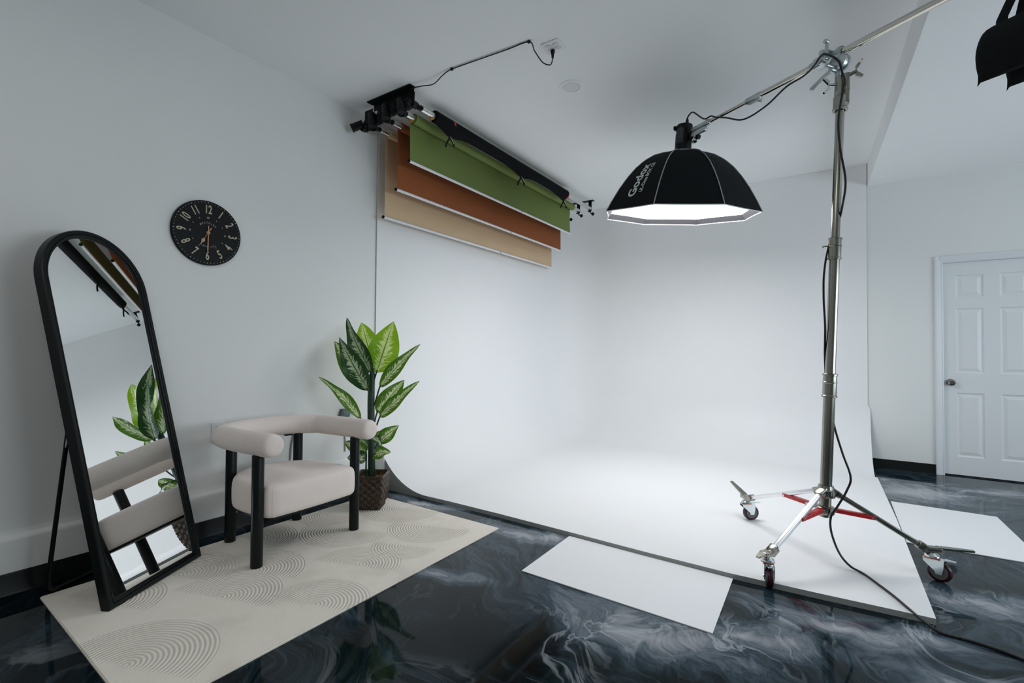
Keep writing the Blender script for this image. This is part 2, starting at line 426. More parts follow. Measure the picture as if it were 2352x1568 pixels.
for z in (WZ0 + 0.03, WZ1 - 0.03): mb.box((XR + 0.04, (WY0 + WY1) / 2, z), (0.08, WY1 - WY0, 0.06))
o = mb.build('added_window_frame', M_trimwhite, win, False, loc=win.location); o.location = (0, 0, 0)
mb = MB(); mb.quad((XR + 0.07, WY0, WZ0), (XR + 0.07, WY1, WZ0), (XR + 0.07, WY1, WZ1), (XR + 0.07, WY0, WZ1))
o = mb.build('added_window_pane', M_fillpane, win, False, loc=win.location); o.location = (0, 0, 0)
# ceiling: high part over the cove, lower part to the right, joined by the drop
mb = MB(); y0, y1 = YR - 0.2, YB + 0.2
sec = lambda y: [(-0.2, y, H1), (SOF(y), y, H1), (SOF(y), y, H2), (XR + 0.2, y, H2), (XR + 0.2, y, H1 + 0.25), (-0.2, y, H1 + 0.25)]
A, B = sec(y0), sec(y1); n = len(A)
va = [mb.bm.verts.new(p) for p in A]; vb = [mb.bm.verts.new(p) for p in B]
mb.bm.faces.new(va); mb.bm.faces.new(list(reversed(vb)))
for k in range(n): mb.bm.faces.new((va[k], va[(k + 1) % n], vb[(k + 1) % n], vb[k]))
struct(mb.build('ceiling', M_ceil, smooth=False))
# low plinth along the left wall with a soft top edge, black vinyl base on it
mb = MB()
pr = [(0, 0), (0.036, 0), (0.036, 0.243), (0.034, 0.252), (0.028, 0.258), (0.004, 0.268), (0, 0.29)]
mb.prism([(x, YR, z) for x, z in pr], (0, 2.74 - YR, 0)); struct(mb.build('trim_1', M_wall, angle=50))
mb = MB(); pr = [(0.036, 0), (0.050, 0), (0.046, 0.012), (0.043, 0.09), (0.041, 0.1), (0.036, 0.1)]
mb.prism([(x, YR, z) for x, z in pr], (0, 2.74 - YR, 0)); struct(mb.build('baseboard_left', M_blackbase))
mb = MB(); pr = [(0, 0), (0.014, 0), (0.010, 0.012), (0.007, 0.085), (0.005, 0.092), (0, 0.092)]
mb.prism([(3.4, YB - y, z) for y, z in pr], (4.058 - 3.4, 0, 0)); struct(mb.build('baseboard_back', M_blackbase))
# door
door = bpy.data.objects.new('door_1', None); C.objects.link(door); door.location = ((DX0 + DX1) / 2, YB, 0); struct(door)
def part(mb, name, m, par, **k):
    """mesh given in world coordinates, parented to a thing that has location and rotation"""
    bpy.context.view_layer.update()
    mw = Matrix.Translation(par.location) @ par.rotation_euler.to_matrix().to_4x4()
    pr_ = par.parent
    while pr_ is not None:
        mw = Matrix.Translation(pr_.location) @ pr_.rotation_euler.to_matrix().to_4x4() @ mw; pr_ = pr_.parent
    bmesh.ops.transform(mb.bm, matrix=mw.inverted(), verts=mb.bm.verts)
    return mb.build(name, m, par, **k)
mb = MB(); DY = YB + 0.030
pan = []
wd = DX1 - DX0
for (pa, pb) in ((4.217, 4.412), (4.520, 4.838 if False else 4.715)):
    for (za, zb) in ((1.690, 1.906), (0.974, 1.588), (0.184, 0.787)): pan.append((pa, pb, za, zb))
xs = sorted({DX0 + 0.004, DX1 - 0.004} | {q for p_ in pan for q in p_[:2]}); zs = sorted({0.012, DZ - 0.004} | {q for p_ in pan for q in p_[2:]})
for i in range(len(xs) - 1):
    for j in range(len(zs) - 1):
        cx, cz = (xs[i] + xs[i + 1]) / 2, (zs[j] + zs[j + 1]) / 2
        if any(a < cx < b and c < cz < d for a, b, c, d in pan): continue
        mb.quad((xs[i], DY, zs[j]), (xs[i + 1], DY, zs[j]), (xs[i + 1], DY, zs[j + 1]), (xs[i], DY, zs[j + 1]))
for a, b, c, d in pan:   # moulded panel: groove then raised bevel then field
    L = [(0, 0), (0.010, 0.008), (0.018, 0.009), (0.045, 0.0015)]
    rings = [[(a + i_, DY + e, c + i_), (b - i_, DY + e, c + i_), (b - i_, DY + e, d - i_), (a + i_, DY + e, d - i_)] for i_, e in L]
    for r0, r1 in zip(rings, rings[1:]):
        for k in range(4): mb.quad(r0[k], r0[(k + 1) % 4], r1[(k + 1) % 4], r1[k])
    mb.quad(*rings[-1])
mb.box(((DX0 + DX1) / 2, DY + 0.03, DZ / 2 + 0.004), (wd - 0.008, 0.035, DZ - 0.016))
bmesh.ops.remove_doubles(mb.bm, verts=mb.bm.verts, dist=0.0001)
part(mb, 'door_panel', M_doorpaint, door, smooth=False)
mb = MB()
def casing(mb, a, b, inner):
    """moulded casing board: profile across from the opening outwards"""
for sx, x in ((-1, DX0), (1, DX1)):
    prof = [(0, 0.0), (0, -0.012), (0.006, -0.014), (0.014, -0.011), (0.030, -0.015), (0.048, -0.019), (0.060, -0.019), (0.062, -0.0)]
    mb.prism([(x + sx * u, YB + v, 0.0) for u, v in prof], (0, 0, DZ + 0.062))
prof = [(0, 0.0), (0, -0.012), (0.006, -0.014), (0.014, -0.011), (0.030, -0.015), (0.048, -0.0185), (0.060, -0.0185), (0.062, -0.0)]
mb.prism([(DX0 - 0.02, YB + v, DZ + u) for u, v in prof], (DX1 - DX0 + 0.04, 0, 0))
for x in (DX0 + 0.0015, DX1 - 0.0015): mb.box((x, YB + 0.05, DZ / 2), (0.003, 0.1, DZ))
mb.box(((DX0 + DX1) / 2, YB + 0.05, DZ - 0.0015), (wd, 0.1, 0.003))
part(mb, 'door_frame', M_trimwhite, door, smooth=False)
mb = MB(); k0 = Vector((4.176, DY, 0.883))
mb.lathe([(0.0, 0.062), (0.018, 0.062), (0.027, 0.055), (0.030, 0.043), (0.026, 0.032), (0.014, 0.024), (0.012, 0.008), (0.031, 0.006), (0.033, 0.0), (0, 0)], 28, k0, (0, -1, 0))
mb.lathe([(0.0, 0.064), (0.007, 0.064), (0.008, 0.061)], 14, k0, (0, -1, 0))
part(mb, 'door_knob', metal('satin_nickel', (0.35, 0.34, 0.32), 0.18), door)

# ---------------------------------------------------------------- white infinity cove
cove = thing('infinity_cove', 'white curved infinity cove covering the corner behind the hanging softbox', 'backdrop', (1.8, 4.4, 0))
XW, YW, Z0 = 0.012, YB - 0.012, 0.025
YS, XE, RC, RF = 2.752, 3.535, 0.63, 0.60      # seam, right edge, corner radius, cove radius
plan = [((XW, YS), (1, 0))] + [((XW, YS + (YW - RC - YS) * k / 10), (1, 0)) for k in range(1, 10)]
for k in range(25):
    a = PI - (PI / 2) * k / 24
    cx_, cy_ = XW + RC, YW - RC
    plan.append(((cx_ + RC * math.cos(a), cy_ + RC * math.sin(a)), (-math.cos(a), -math.sin(a))))
plan += [((XW + RC + (XE - XW - RC) * k / 10, YW), (0, -1)) for k in range(1, 11)]
secp = [(0, H1 - 0.001), (0, 2.4), (0, 1.6), (0, 1.0), (0, Z0 + RF)]
for k in range(1, 21):
    a = PI / 2 * k / 20; secp.append((RF - RF * math.cos(a), Z0 + RF - RF * math.sin(a)))
mb = MB(); rows = []
for (px, py), (nx, ny) in plan:
    rows.append([(px + nx * d, py + ny * d, z) for d, z in secp])
# the cove panels at the right edge stand a little prouder than the wall panel
rows[-1] = [(x + (0.022 if i > 4 else 0.0), y, z) for i, (x, y, z) in enumerate(rows[-1])]
vv = [[mb.bm.verts.new(p) for p in r] for r in rows]
for i in range(len(vv) - 1):
    for j in range(len(secp) - 1): mb.bm.faces.new((vv[i][j], vv[i + 1][j], vv[i + 1][j + 1], vv[i][j + 1]))
inner = [r[-1] for r in vv]
front = [(3.605, 2.735), (3.2, 2.708), (2.8, 2.69), (2.35, 2.70), (1.88, 2.722), (1.3, 2.745), (0.85, 2.754)]
fv = [mb.bm.verts.new((3.575, YW - RF, Z0)), mb.bm.verts.new((3.60, 4.2, Z0))] + [mb.bm.verts.new((x, y, Z0)) for x, y in front]
mb.bm.faces.new(inner + fv)
part(mb, 'cove_surface', M_cyc, cove, angle=30)
mb = MB(); top = [(3.605, 2.735)] + front[1:] + [(0.612, YS)]
for (a, b) in zip(top, top[1:]):
    mb.quad((a[0], a[1], Z0), (b[0], b[1], Z0), (b[0], b[1] - 0.004, 0.0), (a[0], a[1] - 0.004, 0.0))
rt = [(3.557, YW), (3.575, YW - RF), (3.60, 4.2), (3.605, 2.735)]
for (a, b) in zip(rt, rt[1:]): mb.quad((a[0], a[1], Z0), (b[0], b[1], Z0), (b[0], b[1], 0.0), (a[0], a[1], 0.0))
lab(part(mb, 'edge_strip', M_cycgrey, cove, smooth=False), 'grey raw edge of the white floor panels')
# open ends of the cove
def endcap(pt, nrm, off, dmin, name, m, label):
    mb = MB(); pts = []
    arc = [(0.0, Z0 + RF)] + secp[5:]
    arc = [q for q in arc if q[0] >= dmin]
    if dmin > 0: 
        zz = Z0 + RF - math.sqrt(RF ** 2 - (RF - dmin) ** 2); arc = [(dmin, zz)] + arc
    poly = [(dmin, 0.0)] + arc + [(RF, 0.0)]
    P3 = [Vector((pt[0] + nrm[0] * d, pt[1] + nrm[1] * d, z)) for d, z in poly]
    mb.bm.faces.new([mb.bm.verts.new(q + Vector(off)) for q in P3])
    return lab(part(mb, name, m, cove, smooth=False), label)
endcap((XW, YS), (1, 0), (0, -0.001, 0), 0.13, 'end_panel', M_cycgrey, 'grey unpainted end of the curved cove panel')
endcap((XE + 0.022, YW), (0, -1), (0.001, 0, 0), 0.0, 'end_panel', M_cycgrey, 'grey unpainted end of the curved cove panel')
mb = MB(); mb.box((0.012 + 0.065, YS - 0.004, 0.145), (0.13, 0.012, 0.29)); part(mb, 'corner_filler', M_cyc, cove, smooth=False)
mb = MB(); mb.box((0.006, YS - 0.0012, (0.29 + H1) / 2), (0.012, 0.0024, H1 - 0.29)); mb.box((XE + 0.001, YB - 0.0062, 0.62 + (H1 - 0.62) / 2), (0.002, 0.012, H1 - 0.62)); lab(part(mb, 'panel_edge', M_seam, cove, smooth=False), 'thin grey edge of the wall panels')

# ---------------------------------------------------------------- white boards on the floor
mb = MB(); mb.prism([(1.882, 2.146, 0.001), (2.828, 2.118, 0.001), (2.815, 2.683, 0.001), (1.872, 2.713, 0.001)], (0, 0, 0.004))
tag(mb.build('floor_board', M_sheet, smooth=False, loc=(2.34, 2.43, 0)), 'white board lying on the dark marbled floor in front of the cove', 'board', 'white boards on the floor')
mb = MB(); mb.prism([(3.611, 3.806, 0.001), (4.13, 3.820, 0.001), (4.222, 4.30, 0.001), (4.200, 4.763, 0.001), (3.611, 4.778, 0.001)][:2] + [(4.55, 3.83, 0.001), (4.53, 4.30, 0.001), (4.203, 4.763, 0.001)][0:0] + [(4.215, 3.823, 0.001), (4.203, 4.763, 0.001), (3.611, 4.778, 0.001)], (0, 0, 0.004))
tag(mb.build('floor_board', M_sheet, smooth=False, loc=(3.9, 4.3, 0)), 'white board lying on the marbled floor between the cove edge and the door', 'board', 'white boards on the floor')

# ---------------------------------------------------------------- rug
mb = MB(); cs = [(0.205, 0.655), (1.452, 0.612), (1.437, 2.565), (0.19, 2.590)]
NX, NY = 40, 60; rows = []
mb.prism([(x, y, 0.0) for x, y in cs], (0, 0, 0.009))
bmesh.ops.bevel(mb.bm, geom=[e for e in mb.bm.edges if all(v.co.z > 0.008 for v in e.verts)], offset=0.004, segments=3, affect='EDGES')
RUGZ = 0.009
tag(mb.build('area_rug', M_rug, loc=(0.8, 1.6, 0)), 'cream rug with carved fan pattern under the armchair and arched mirror', 'rug')

# ---------------------------------------------------------------- arched floor mirror
mu = Vector((-0.5095, 0.8605, 0)); mn = Vector((0.8605, 0.5095, 0)); lean = 0.235
mv = Vector((0, 0, 1)) * math.cos(lean) - mn * math.sin(lean); mnn = mn * math.cos(lean) + Vector((0, 0, 1)) * math.sin(lean)
MO = Vector((0.478, 1.033, RUGZ + 0.001))
mir = thing('floor_mirror', 'tall arched mirror with black frame leaning on its rear stand on the rug', 'mirror', MO)
iw, b0, hh = 0.502, 0.035, 1.744
def outline(off, n=40):
    """arch outline grown by off from the glass edge, points (a, b)"""
    r = iw / 2 + off; cy_ = hh - iw / 2; pts = [(-r, b0 - off), (r, b0 - off)]
    pts += [(r * math.cos(PI * k / n), cy_ + r * math.sin(PI * k / n)) for k in range(n + 1)]
    return pts
MP = lambda a, b, c=0.0: MO + mu * a + mv * b + mnn * c
mb = MB(); prof = [(-0.004, -0.036), (-0.004, -0.010), (0.002, -0.008), (0.004, 0.0), (0.010, 0.002), (0.012, -0.002), (0.014, 0.003), (0.030, 0.004), (0.034, 0.0), (0.034, -0.038)]
rings = [[MP(a, b, c) for a, b in outline(o_)] for o_, c in prof]; rv = [[mb.bm.verts.new(q) for q in r] for r in rings]
for i in range(len(rv)):
    A, B = rv[i], rv[(i + 1) % len(rv)]
    for k in range(len(A)): k2 = (k + 1) % len(A); mb.bm.faces.new((A[k], A[k2], B[k2], B[k]))
part(mb, 'frame', M_blackmetal, mir, angle=25)
mb = MB(); mb.bm.faces.new([mb.bm.verts.new(MP(a, b, -0.012)) for a, b in outline(0.0)]); part(mb, 'mirror_glass', M_mirror, mir, smooth=False)
mb = MB(); mb.bm.faces.new([mb.bm.verts.new(MP(a, b, -0.037)) for a, b in outline(0.033)]); part(mb, 'back_board', M_black, mir, smooth=False)
# rear stand: bent tube from both sides of the frame down to a bar on the floor
f0 = Vector((0.222, 0.672, RUGZ + 0.010)); f1 = Vector((0.066, 0.916, 0.012))
hl = MP(-0.19, 1.02, -0.046); hr = MP(0.13, 1.02, -0.046)
d0 = (f0 - hl).normalized(); db = (f1 - f0).normalized(); d1 = (hr - f1).normalized()
pts = [hl, f0 - d0 * 0.09] + [((f0 - d0 * 0.09) * (1 - t) ** 2 + f0 * 2 * t * (1 - t) + (f0 + db * 0.06) * t * t) for t in (0.2, 0.4, 0.6, 0.8, 1.0)]
pts += [((f1 - db * 0.05) * (1 - t) ** 2 + f1 * 2 * t * (1 - t) + (f1 + d1 * 0.07) * t * t) for t in (0, 0.25, 0.5, 0.75, 1.0)] + [hr]
for i, q in enumerate(pts): q.z = max(q.z, 0.0195 if q.x > 0.185 else 0.012)
mb = MB(); mb.sweep(pts, 0.0095, 14); part(mb, 'rear_stand', M_blackmetal, mir)
ql = hl.lerp(f0, 0.31); mb = MB(); mb.sweep([ql, MP(-0.275, 0.80, -0.034)], 0.0035, 10); mb.sphere(ql, 0.006); lab(part(mb, 'stay_link', M_chrome, mir), 'small silver link between stand and frame')

# ---------------------------------------------------------------- armchair
ch = thing('armchair', 'beige upholstered barrel armchair with round black legs beside the potted plant', 'chair', (0.70, 1.696, RUGZ), 0.02)
L = lambda x, y: (x, y)
legs = [(0.01, -0.318), (0.0, 0.318), (-0.455, -0.216), (-0.465, 0.226)]
for i, (lx, ly) in enumerate(legs):
    mb = MB(); mb.cyl((lx, ly, 0.0), (lx, ly, 0.585), 0.030, seg=28, bev=0.003); mb.build('leg', M_blackmetal, ch)
zt = 0.640; R = 0.063
path = [(0.085, 0.340), (0.0, 0.338), (-0.20, 0.330), (-0.345, 0.318), (-0.385, 0.305), (-0.42, 0.275), (-0.475, 0.205), (-0.515, 0.10), (-0.525, 0.0), (-0.515, -0.10), (-0.475, -0.205), (-0.42, -0.275), (-0.375, -0.300), (-0.30, -0.308), (-0.15, -0.310), (0.0, -0.302), (0.085, -0.298)]
pp = spline([(x, y, zt) for x, y in path], 5)
t0 = (pp[0] - pp[1]).normalized(); t1 = (pp[-1] - pp[-2]).normalized()
caps = [(0.0435, 0.45), (0.040, 0.74), (0.033, 0.89), (0.020, 0.975)]
pts = [pp[0] + t0 * 0.043] + [pp[0] + t0 * d for d, _ in caps] + pp + [pp[-1] + t1 * d for d, _ in reversed(caps)] + [pp[-1] + t1 * 0.043]
rad = [0.002] + [R * f for _, f in caps] + [R] * len(pp) + [R * f for _, f in reversed(caps)] + [0.002]
for i, q in enumerate(pts):       # upholstery seams pinch the tube slightly where the back meets the arms
    for sx in (0.313, -0.304):
        d = (q - Vector((-0.365, sx, zt))).length
        if d < 0.03 and abs(rad[i] - R) < 1e-6: rad[i] = R * (0.965 + 0.035 * d / 0.03)
mb = MB(); mb.sweep(pts, rad, 36); mb.build('backrest', M_boucle, ch, angle=60)
# seat cushion: rounded D-shaped slab
def seat_outline(n=96):
    out = []
    key = [(0.062, -0.262), (0.062, 0.262), (0.03, 0.290), (-0.08, 0.297), (-0.25, 0.285), (-0.38, 0.225), (-0.47, 0.12), (-0.495, 0.0), (-0.475, -0.12), (-0.395, -0.232), (-0.27, -0.297), (-0.08, -0.302), (0.03, -0.290)]
    q = spline([Vector((*k, 0)) for k in key[1:]] + [Vector((*key[0], 0))], 8)
    fr = [Vector((0.062 + 0.012 * (1 - (y / 0.262) ** 2), y, 0)) for y in [(-0.262 + 0.524 * k / 12) for k in range(1, 12)]]
    return q + fr
ol = seat_outline(); cxy = Vector((-0.2, 0, 0))
layers = [(0.90, 0.243), (0.955, 0.245), (0.982, 0.253), (0.995, 0.266), (1.0, 0.290), (1.002, 0.345), (0.996, 0.376), (0.980, 0.395), (0.952, 0.407), (0.89, 0.415), (0.7, 0.423), (0.45, 0.428), (0.2, 0.430)]
mb = MB(); rows = []
for f, z in layers: rows.append([mb.bm.verts.new((cxy.x + (q.x - cxy.x) * f, q.y * f, z)) for q in ol])
for A, B in zip(rows, rows[1:]):
    for k in range(len(ol)): k2 = (k + 1) % len(ol); mb.bm.faces.new((A[k], A[k2], B[k2], B[k]))
mb.bm.faces.new(list(reversed(rows[0]))); mb.bm.faces.new(rows[-1])
mb.build('seat', M_boucle, ch, angle=60)
mb = MB(); base = [Vector((cxy.x + (q.x - cxy.x) * 0.93, q.y * 0.95, 0.231)) for q in ol]; mb.prism(base, (0, 0, 0.014)); mb.build('seat_base', M_black, ch, angle=30)
for sx in (-0.18, 0.18):
    mb = MB(); mb.box((-0.475, sx * 0.9, zt - R - 0.002), (0.03, 0.05, 0.006), bev=0.001); mb.build('bracket_plate', M_black, ch)

# ---------------------------------------------------------------- potted plant
PX, PY = 0.430, 2.372
plant = thing('potted_plant', 'variegated artificial dumb cane plant in a square brown wicker pot', 'plant', (PX, PY, RUGZ), math.radians(-55))
mb = MB(); NS, NR = 7, 10; rows = []
per = 4 * NS * 4; nz = NR * 5
def sq(t, hw, rr=0.016):
    """rounded square of half width hw, parameter t 0..4"""
    s_ = int(t) % 4; f = (t % 1) * 2 - 1
    x, y = hw, hw * f
    m_ = hw - rr
    if abs(y) > m_:
        e = (abs(y) - m_) / rr; a = e * PI / 4; x = m_ + rr * math.cos(a); y = math.copysign(m_ + rr * math.sin(a), y)
    for _ in range(s_): x, y = -y, x
    return Vector((x, y, 0))
for j in range(nz + 1):
    tz = j / nz; z = 0.002 + 0.243 * tz
    hw = 0.084 + 0.022 * math.sin(PI / 2 * min(1, tz * 1.5)) + 0.001 * tz
    row = []
    for i in range(per):
        t = 4 * i / per; q = sq(t, hw); nrm = q.normalized()
        rowf = tz * NR; col = i / per * 4 * NS
        am = 0.0065 * math.sin(PI * col + PI * int(rowf)) * abs(math.sin(PI * rowf)) ** 0.4
        if tz > 0.93: am = 0.003
        q = q + nrm * am; row.append(mb.bm.verts.new((q.x, q.y, z)))
    rows.append(row)
for A, B in zip(rows, rows[1:]):
    for k in range(per): k2 = (k + 1) % per; mb.bm.faces.new((A[k], A[k2], B[k2], B[k]))
inn = [[mb.bm.verts.new((v.co.x * f, v.co.y * f, z)) for v in rows[-1]] for f, z in ((0.95, 0.246), (0.90, 0.243), (0.88, 0.19))]
seq = [rows[-1]] + inn
for A, B in zip(seq, seq[1:]):
    for k in range(per): k2 = (k + 1) % per; mb.bm.faces.new((A[k], A[k2], B[k2], B[k]))
mb.bm.faces.new(list(reversed(rows[0])))
pot = mb.build('wicker_pot', M_wicker, plant, angle=60)
mb = MB(); mb.box((0, 0, 0.200), (0.178, 0.178, 0.02), bev=0.006)
rnd = random.Random(3)
for k in range(90):
    x, y = rnd.uniform(-0.08, 0.08), rnd.uniform(-0.08, 0.08); a = rnd.uniform(0, 2 * PI); l_ = rnd.uniform(0.015, 0.035)
    mb.sweep([(x, y, 0.208), (x + l_ * .5 * math.cos(a), y + l_ * .5 * math.sin(a), 0.208 + rnd.uniform(0.008, 0.022)), (x + l_ * math.cos(a), y + l_ * math.sin(a), 0.208)], 0.0018, 5)
mb.build('moss', M_moss, plant)
# stalk
st = [Vector((PX - 0.004, PY + 0.005, 0.20)), Vector((PX - 0.006, PY, 0.5)), Vector((PX - 0.012, PY - 0.004, 0.75)), Vector((PX - 0.010, PY, 0.92)), Vector((PX + 0.0, PY + 0.004, 1.02))]
mb = MB(); mb.sweep(spline(st, 6), [0.026 - 0.004 * (k / 24) - (0.010 if k > 21 else 0) for k in range(25)], 16)
part(mb, 'stalk', M_stem, plant)
VR = Vector((0.8314, 0.5557, 0)); VB = Vector((-0.5557, 0.8312, 0))   # sideways and depth directions used to lay the leaves out
def leaf(base, tip, width, m, face, bend=0.0, fold=0.25, curl=0.0, wp=0.9, stem_from=None, twist=0.0):
    base = Vector(base); tip = Vector(tip); d = tip - base; Ln = d.length; dn = d.normalized()
    nrm = Vector(face); nrm = (nrm - dn * nrm.dot(dn)).normalized(); side = dn.cross(nrm).normalized()
    nv, nu = 22, 8; b = bmesh.new(); uvl = b.loops.layers.uv.new('UVMap'); gridv = []; 
    for i in range(nv + 1):
        t = i / nv
        c = base + d * t + nrm * (bend * Ln * math.sin(PI * t)) - nrm * (curl * Ln * t ** 3)
        wv = width * 0.5 * (math.sin(PI * min(1, t ** 0.72)) ** wp) * (1.0 if t < 0.9 else 1.0)
        if t > 0.97: wv = max(wv * 0.6, 0.0006)
        wv = max(wv, 0.0015)
        rip = 0.012 * math.sin(t * 9 + twist * 3)
        tw = twist * (t - 0.5); s2 = side * math.cos(tw) + nrm * math.sin(tw); n2 = nrm * math.cos(tw) - side * math.sin(tw)
        row = []
        for j in range(nu + 1):
            u = j / nu * 2 - 1
            row.append((b.verts.new(c + s2 * (u * wv) + n2 * (abs(u) ** 1.3 * fold * wv + rip * abs(u) * (1 if u > 0 else -1) * min(1, wv / 0.03))), (j / nu, t)))
        gridv.append(row)
    for i in range(nv):
        for j in range(nu):
            q = [gridv[i][j], gridv[i][j + 1], gridv[i + 1][j + 1], gridv[i + 1][j]]
            f = b.faces.new([x[0] for x in q]); 
            for lp, x in zip(f.loops, q): lp[uvl].uv = x[1]
    bpy.context.view_layer.update()
    mw = Matrix.Translation(plant.location) @ plant.rotation_euler.to_matrix().to_4x4()
    bmesh.ops.transform(b, matrix=mw.inverted(), verts=b.verts)
    me = bpy.data.meshes.new('leaf'); b.to_mesh(me); b.free(); me.materials.append(m)
    for p_ in me.polygons: p_.use_smooth = True
    o = bpy.data.objects.new('leaf', me); C.objects.link(o); o.parent = plant
    if stem_from is not None:
        s0 = Vector(stem_from); mid = s0.lerp(base, 0.5) - Vector((0, 0, 0.01)); mb = MB()
        mb.sweep(spline([s0, mid, base, base + dn * 0.02], 5), 0.0055, 8); bmesh.ops.transform(mb.bm, matrix=mw.inverted(), verts=mb.bm.verts)
        k = mb.build('petiole', M_stem, o)
    return o
def PT(x, y, z, dep=0.0): return Vector((x, y, z)) + VB * dep
TOC = Vector((0.76, -0.62, 0.12))     # roughly towards the room
T = lambda z: (PX - 0.006, PY, z)
leaf(PT(0.452, 2.387, 0.985, 0.0), PT(0.538, 2.436, 1.372, 0.10), 0.225, M_leafbright, TOC + Vector((0, 0, .15)), 0.02, 0.18, 0.03, 0.85, T(0.90))
leaf(PT(0.430, 2.371, 1.000, 0.03), PT(0.330, 2.297, 1.368, 0.13), 0.20, M_leafbright, TOC + Vector((.3, 0, 0)), 0.02, 0.2, 0.05, 0.85, T(0.92))
leaf(PT(0.432, 2.373, 0.985, -0.03), PT(0.269, 2.256, 1.388, -0.02), 0.135, M_leafdark, Vector((0.25, -0.9, 0.25)), 0.05, 0.45, 0.06, 0.8, T(0.90), 0.5)
leaf(PT(0.418, 2.366, 0.860, -0.06), PT(0.262, 2.254, 1.238, -0.13), 0.155, M_leafdark, TOC + Vector((-.3, -.2, 0.1)), 0.04, 0.32, 0.04, 0.85, T(0.82))
leaf(PT(0.392, 2.350, 0.880, -0.01), PT(0.203, 2.215, 1.216, -0.02), 0.165, M_leafmid, TOC, 0.02, 0.25, 0.03, 0.85, T(0.83))
leaf(PT(0.472, 2.402, 0.880, 0.0), PT(0.708, 2.553, 1.204, 0.02), 0.100, M_leafmid, TOC + Vector((-.2, -.3, 0.1)), 0.04, 0.35, 0.10, 0.85, T(0.70), 0.5)
leaf(PT(0.362, 2.334, 0.650, -0.02), PT(0.118, 2.164, 0.963, -0.04), 0.085, M_leafmid, TOC + Vector((.2, .1, .5)), 0.08, 0.4, 0.06, 0.8, T(0.55), -0.5)
leaf(PT(0.450, 2.392, 0.690, 0.02), PT(0.607, 2.492, 0.930, 0.08), 0.145, M_leafmid, TOC, 0.02, 0.22, 0.05, 0.85, T(0.55))
leaf(PT(0.478, 2.412, 0.665, -0.03), PT(0.716, 2.566, 0.930, -0.06), 0.088, M_leafmid, TOC + Vector((-.4, .2, 0)), 0.08, 0.4, 0.08, 0.8, T(0.52), 0.7)
leaf(PT(0.462, 2.405, 0.475, 0.0), PT(0.582, 2.482, 0.598, 0.02), 0.105, M_leafmid, TOC + Vector((0, 0, .3)), 0.03, 0.25, 0.06, 0.85, T(0.40))
leaf(PT(0.447, 2.398, 0.395, -0.05), PT(0.548, 2.464, 0.430, -0.10), 0.100, M_leafmid, TOC + Vector((0, 0, .5)), 0.06, 0.3, 0.15, 0.7, (PX + 0.03, PY + 0.01, 0.20))
leaf(PT(0.397, 2.365, 0.400, -0.04), PT(0.270, 2.278, 0.490, -0.05), 0.105, M_leafmid, TOC + Vector((0, 0, .3)), 0.05, 0.3, 0.1, 0.75, (PX - 0.04, PY - 0.02, 0.20))
leaf(PT(0.402, 2.368, 0.370, -0.07), PT(0.310, 2.305, 0.395, -0.12), 0.100, M_leafdark, TOC + Vector((0, 0, .6)), 0.06, 0.3, 0.15, 0.7, (PX - 0.03, PY - 0.02, 0.20))
leaf(PT(0.422, 2.380, 0.530, -0.05), PT(0.512, 2.440, 0.478, -0.12), 0.065, M_leafdark, Vector((0.3, -0.3, 0.9)), 0.10, 0.3, 0.1, 0.8, T(0.50))
leaf(PT(0.43, 2.384, 0.47, 0.03), PT(0.478, 2.416, 0.555, 0.09), 0.075, M_leafmid, TOC, 0.05, 0.3, 0.1, 0.8, T(0.42))
leaf(PT(0.40, 2.36, 0.42, 0.04), PT(0.30, 2.30, 0.50, 0.10), 0.090, M_leafdark, TOC, 0.05, 0.3, 0.1, 0.8, T(0.38))

# ---------------------------------------------------------------- wall clock
CY, CZ, CR = 1.418, 1.872, 0.200
clk = thing('wall_clock', 'round black wall clock with cream numerals on the left wall', 'clock', (0.0, CY, CZ))
mb = MB(); mb.lathe([(0, 0.001), (CR - 0.004, 0.001), (CR, 0.004), (CR, 0.016), (CR - 0.004, 0.020), (0, 0.020)], 96, (0, 0, 0), (1, 0, 0)); mb.build('clock_face', M_clock, clk)
FX = 0.0212
def flat_text(body, size, cu, cv, ang, sx, x=None, bold=0.0):
    """text mesh placed on the clock plane; returns list of faces"""
    me = text_mesh(body, size, bold); x = FX if x is None else x
    for v in me.vertices:
        a, b = v.co.x * sx, v.co.y
        ca, sa = math.cos(ang), math.sin(ang)
        v.co = Vector((x, cu + a * ca - b * sa, cv + a * sa + b * ca))
    return me
def merge(mes):
    b = bmesh.new()
    for me in mes: b.from_mesh(me); bpy.data.meshes.remove(me)
    m_ = MB(); m_.bm.free(); m_.bm = b; return m_
for h in range(1, 13):
    mes = []
    a = PI / 2 - h * PI / 6
    ang = a - PI / 2 if h in (9, 10, 11, 12, 1, 2, 3) else a + PI / 2
    if h in (9,): ang = a - PI / 2
    rr = CR * 0.72
    for e in (-0.0006, 0.0, 0.0006):
        mes.append(flat_text(str(h), 0.074, (rr * math.cos(a)), rr * math.sin(a), ang, 0.60, FX + e * 0.1, 0.0013))
    merge(mes).build('hour_numeral', M_gold, clk, smooth=False)
for k in range(60):
    a = k * PI / 30; l_, w_ = (0.0056, 0.0034) if k % 5 == 0 else (0.0048, 0.0018)
    c, s_ = math.cos(a), math.sin(a); r0 = CR * 0.925
    mb = MB(); mb.quad(*[(FX, u * c - v * s_, u * s_ + v * c) for u, v in [(r0, -w_ / 2), (r0 + l_, -w_ / 2), (r0 + l_, w_ / 2), (r0, w_ / 2)]]); mb.build('minute_mark', M_white, clk, smooth=False)
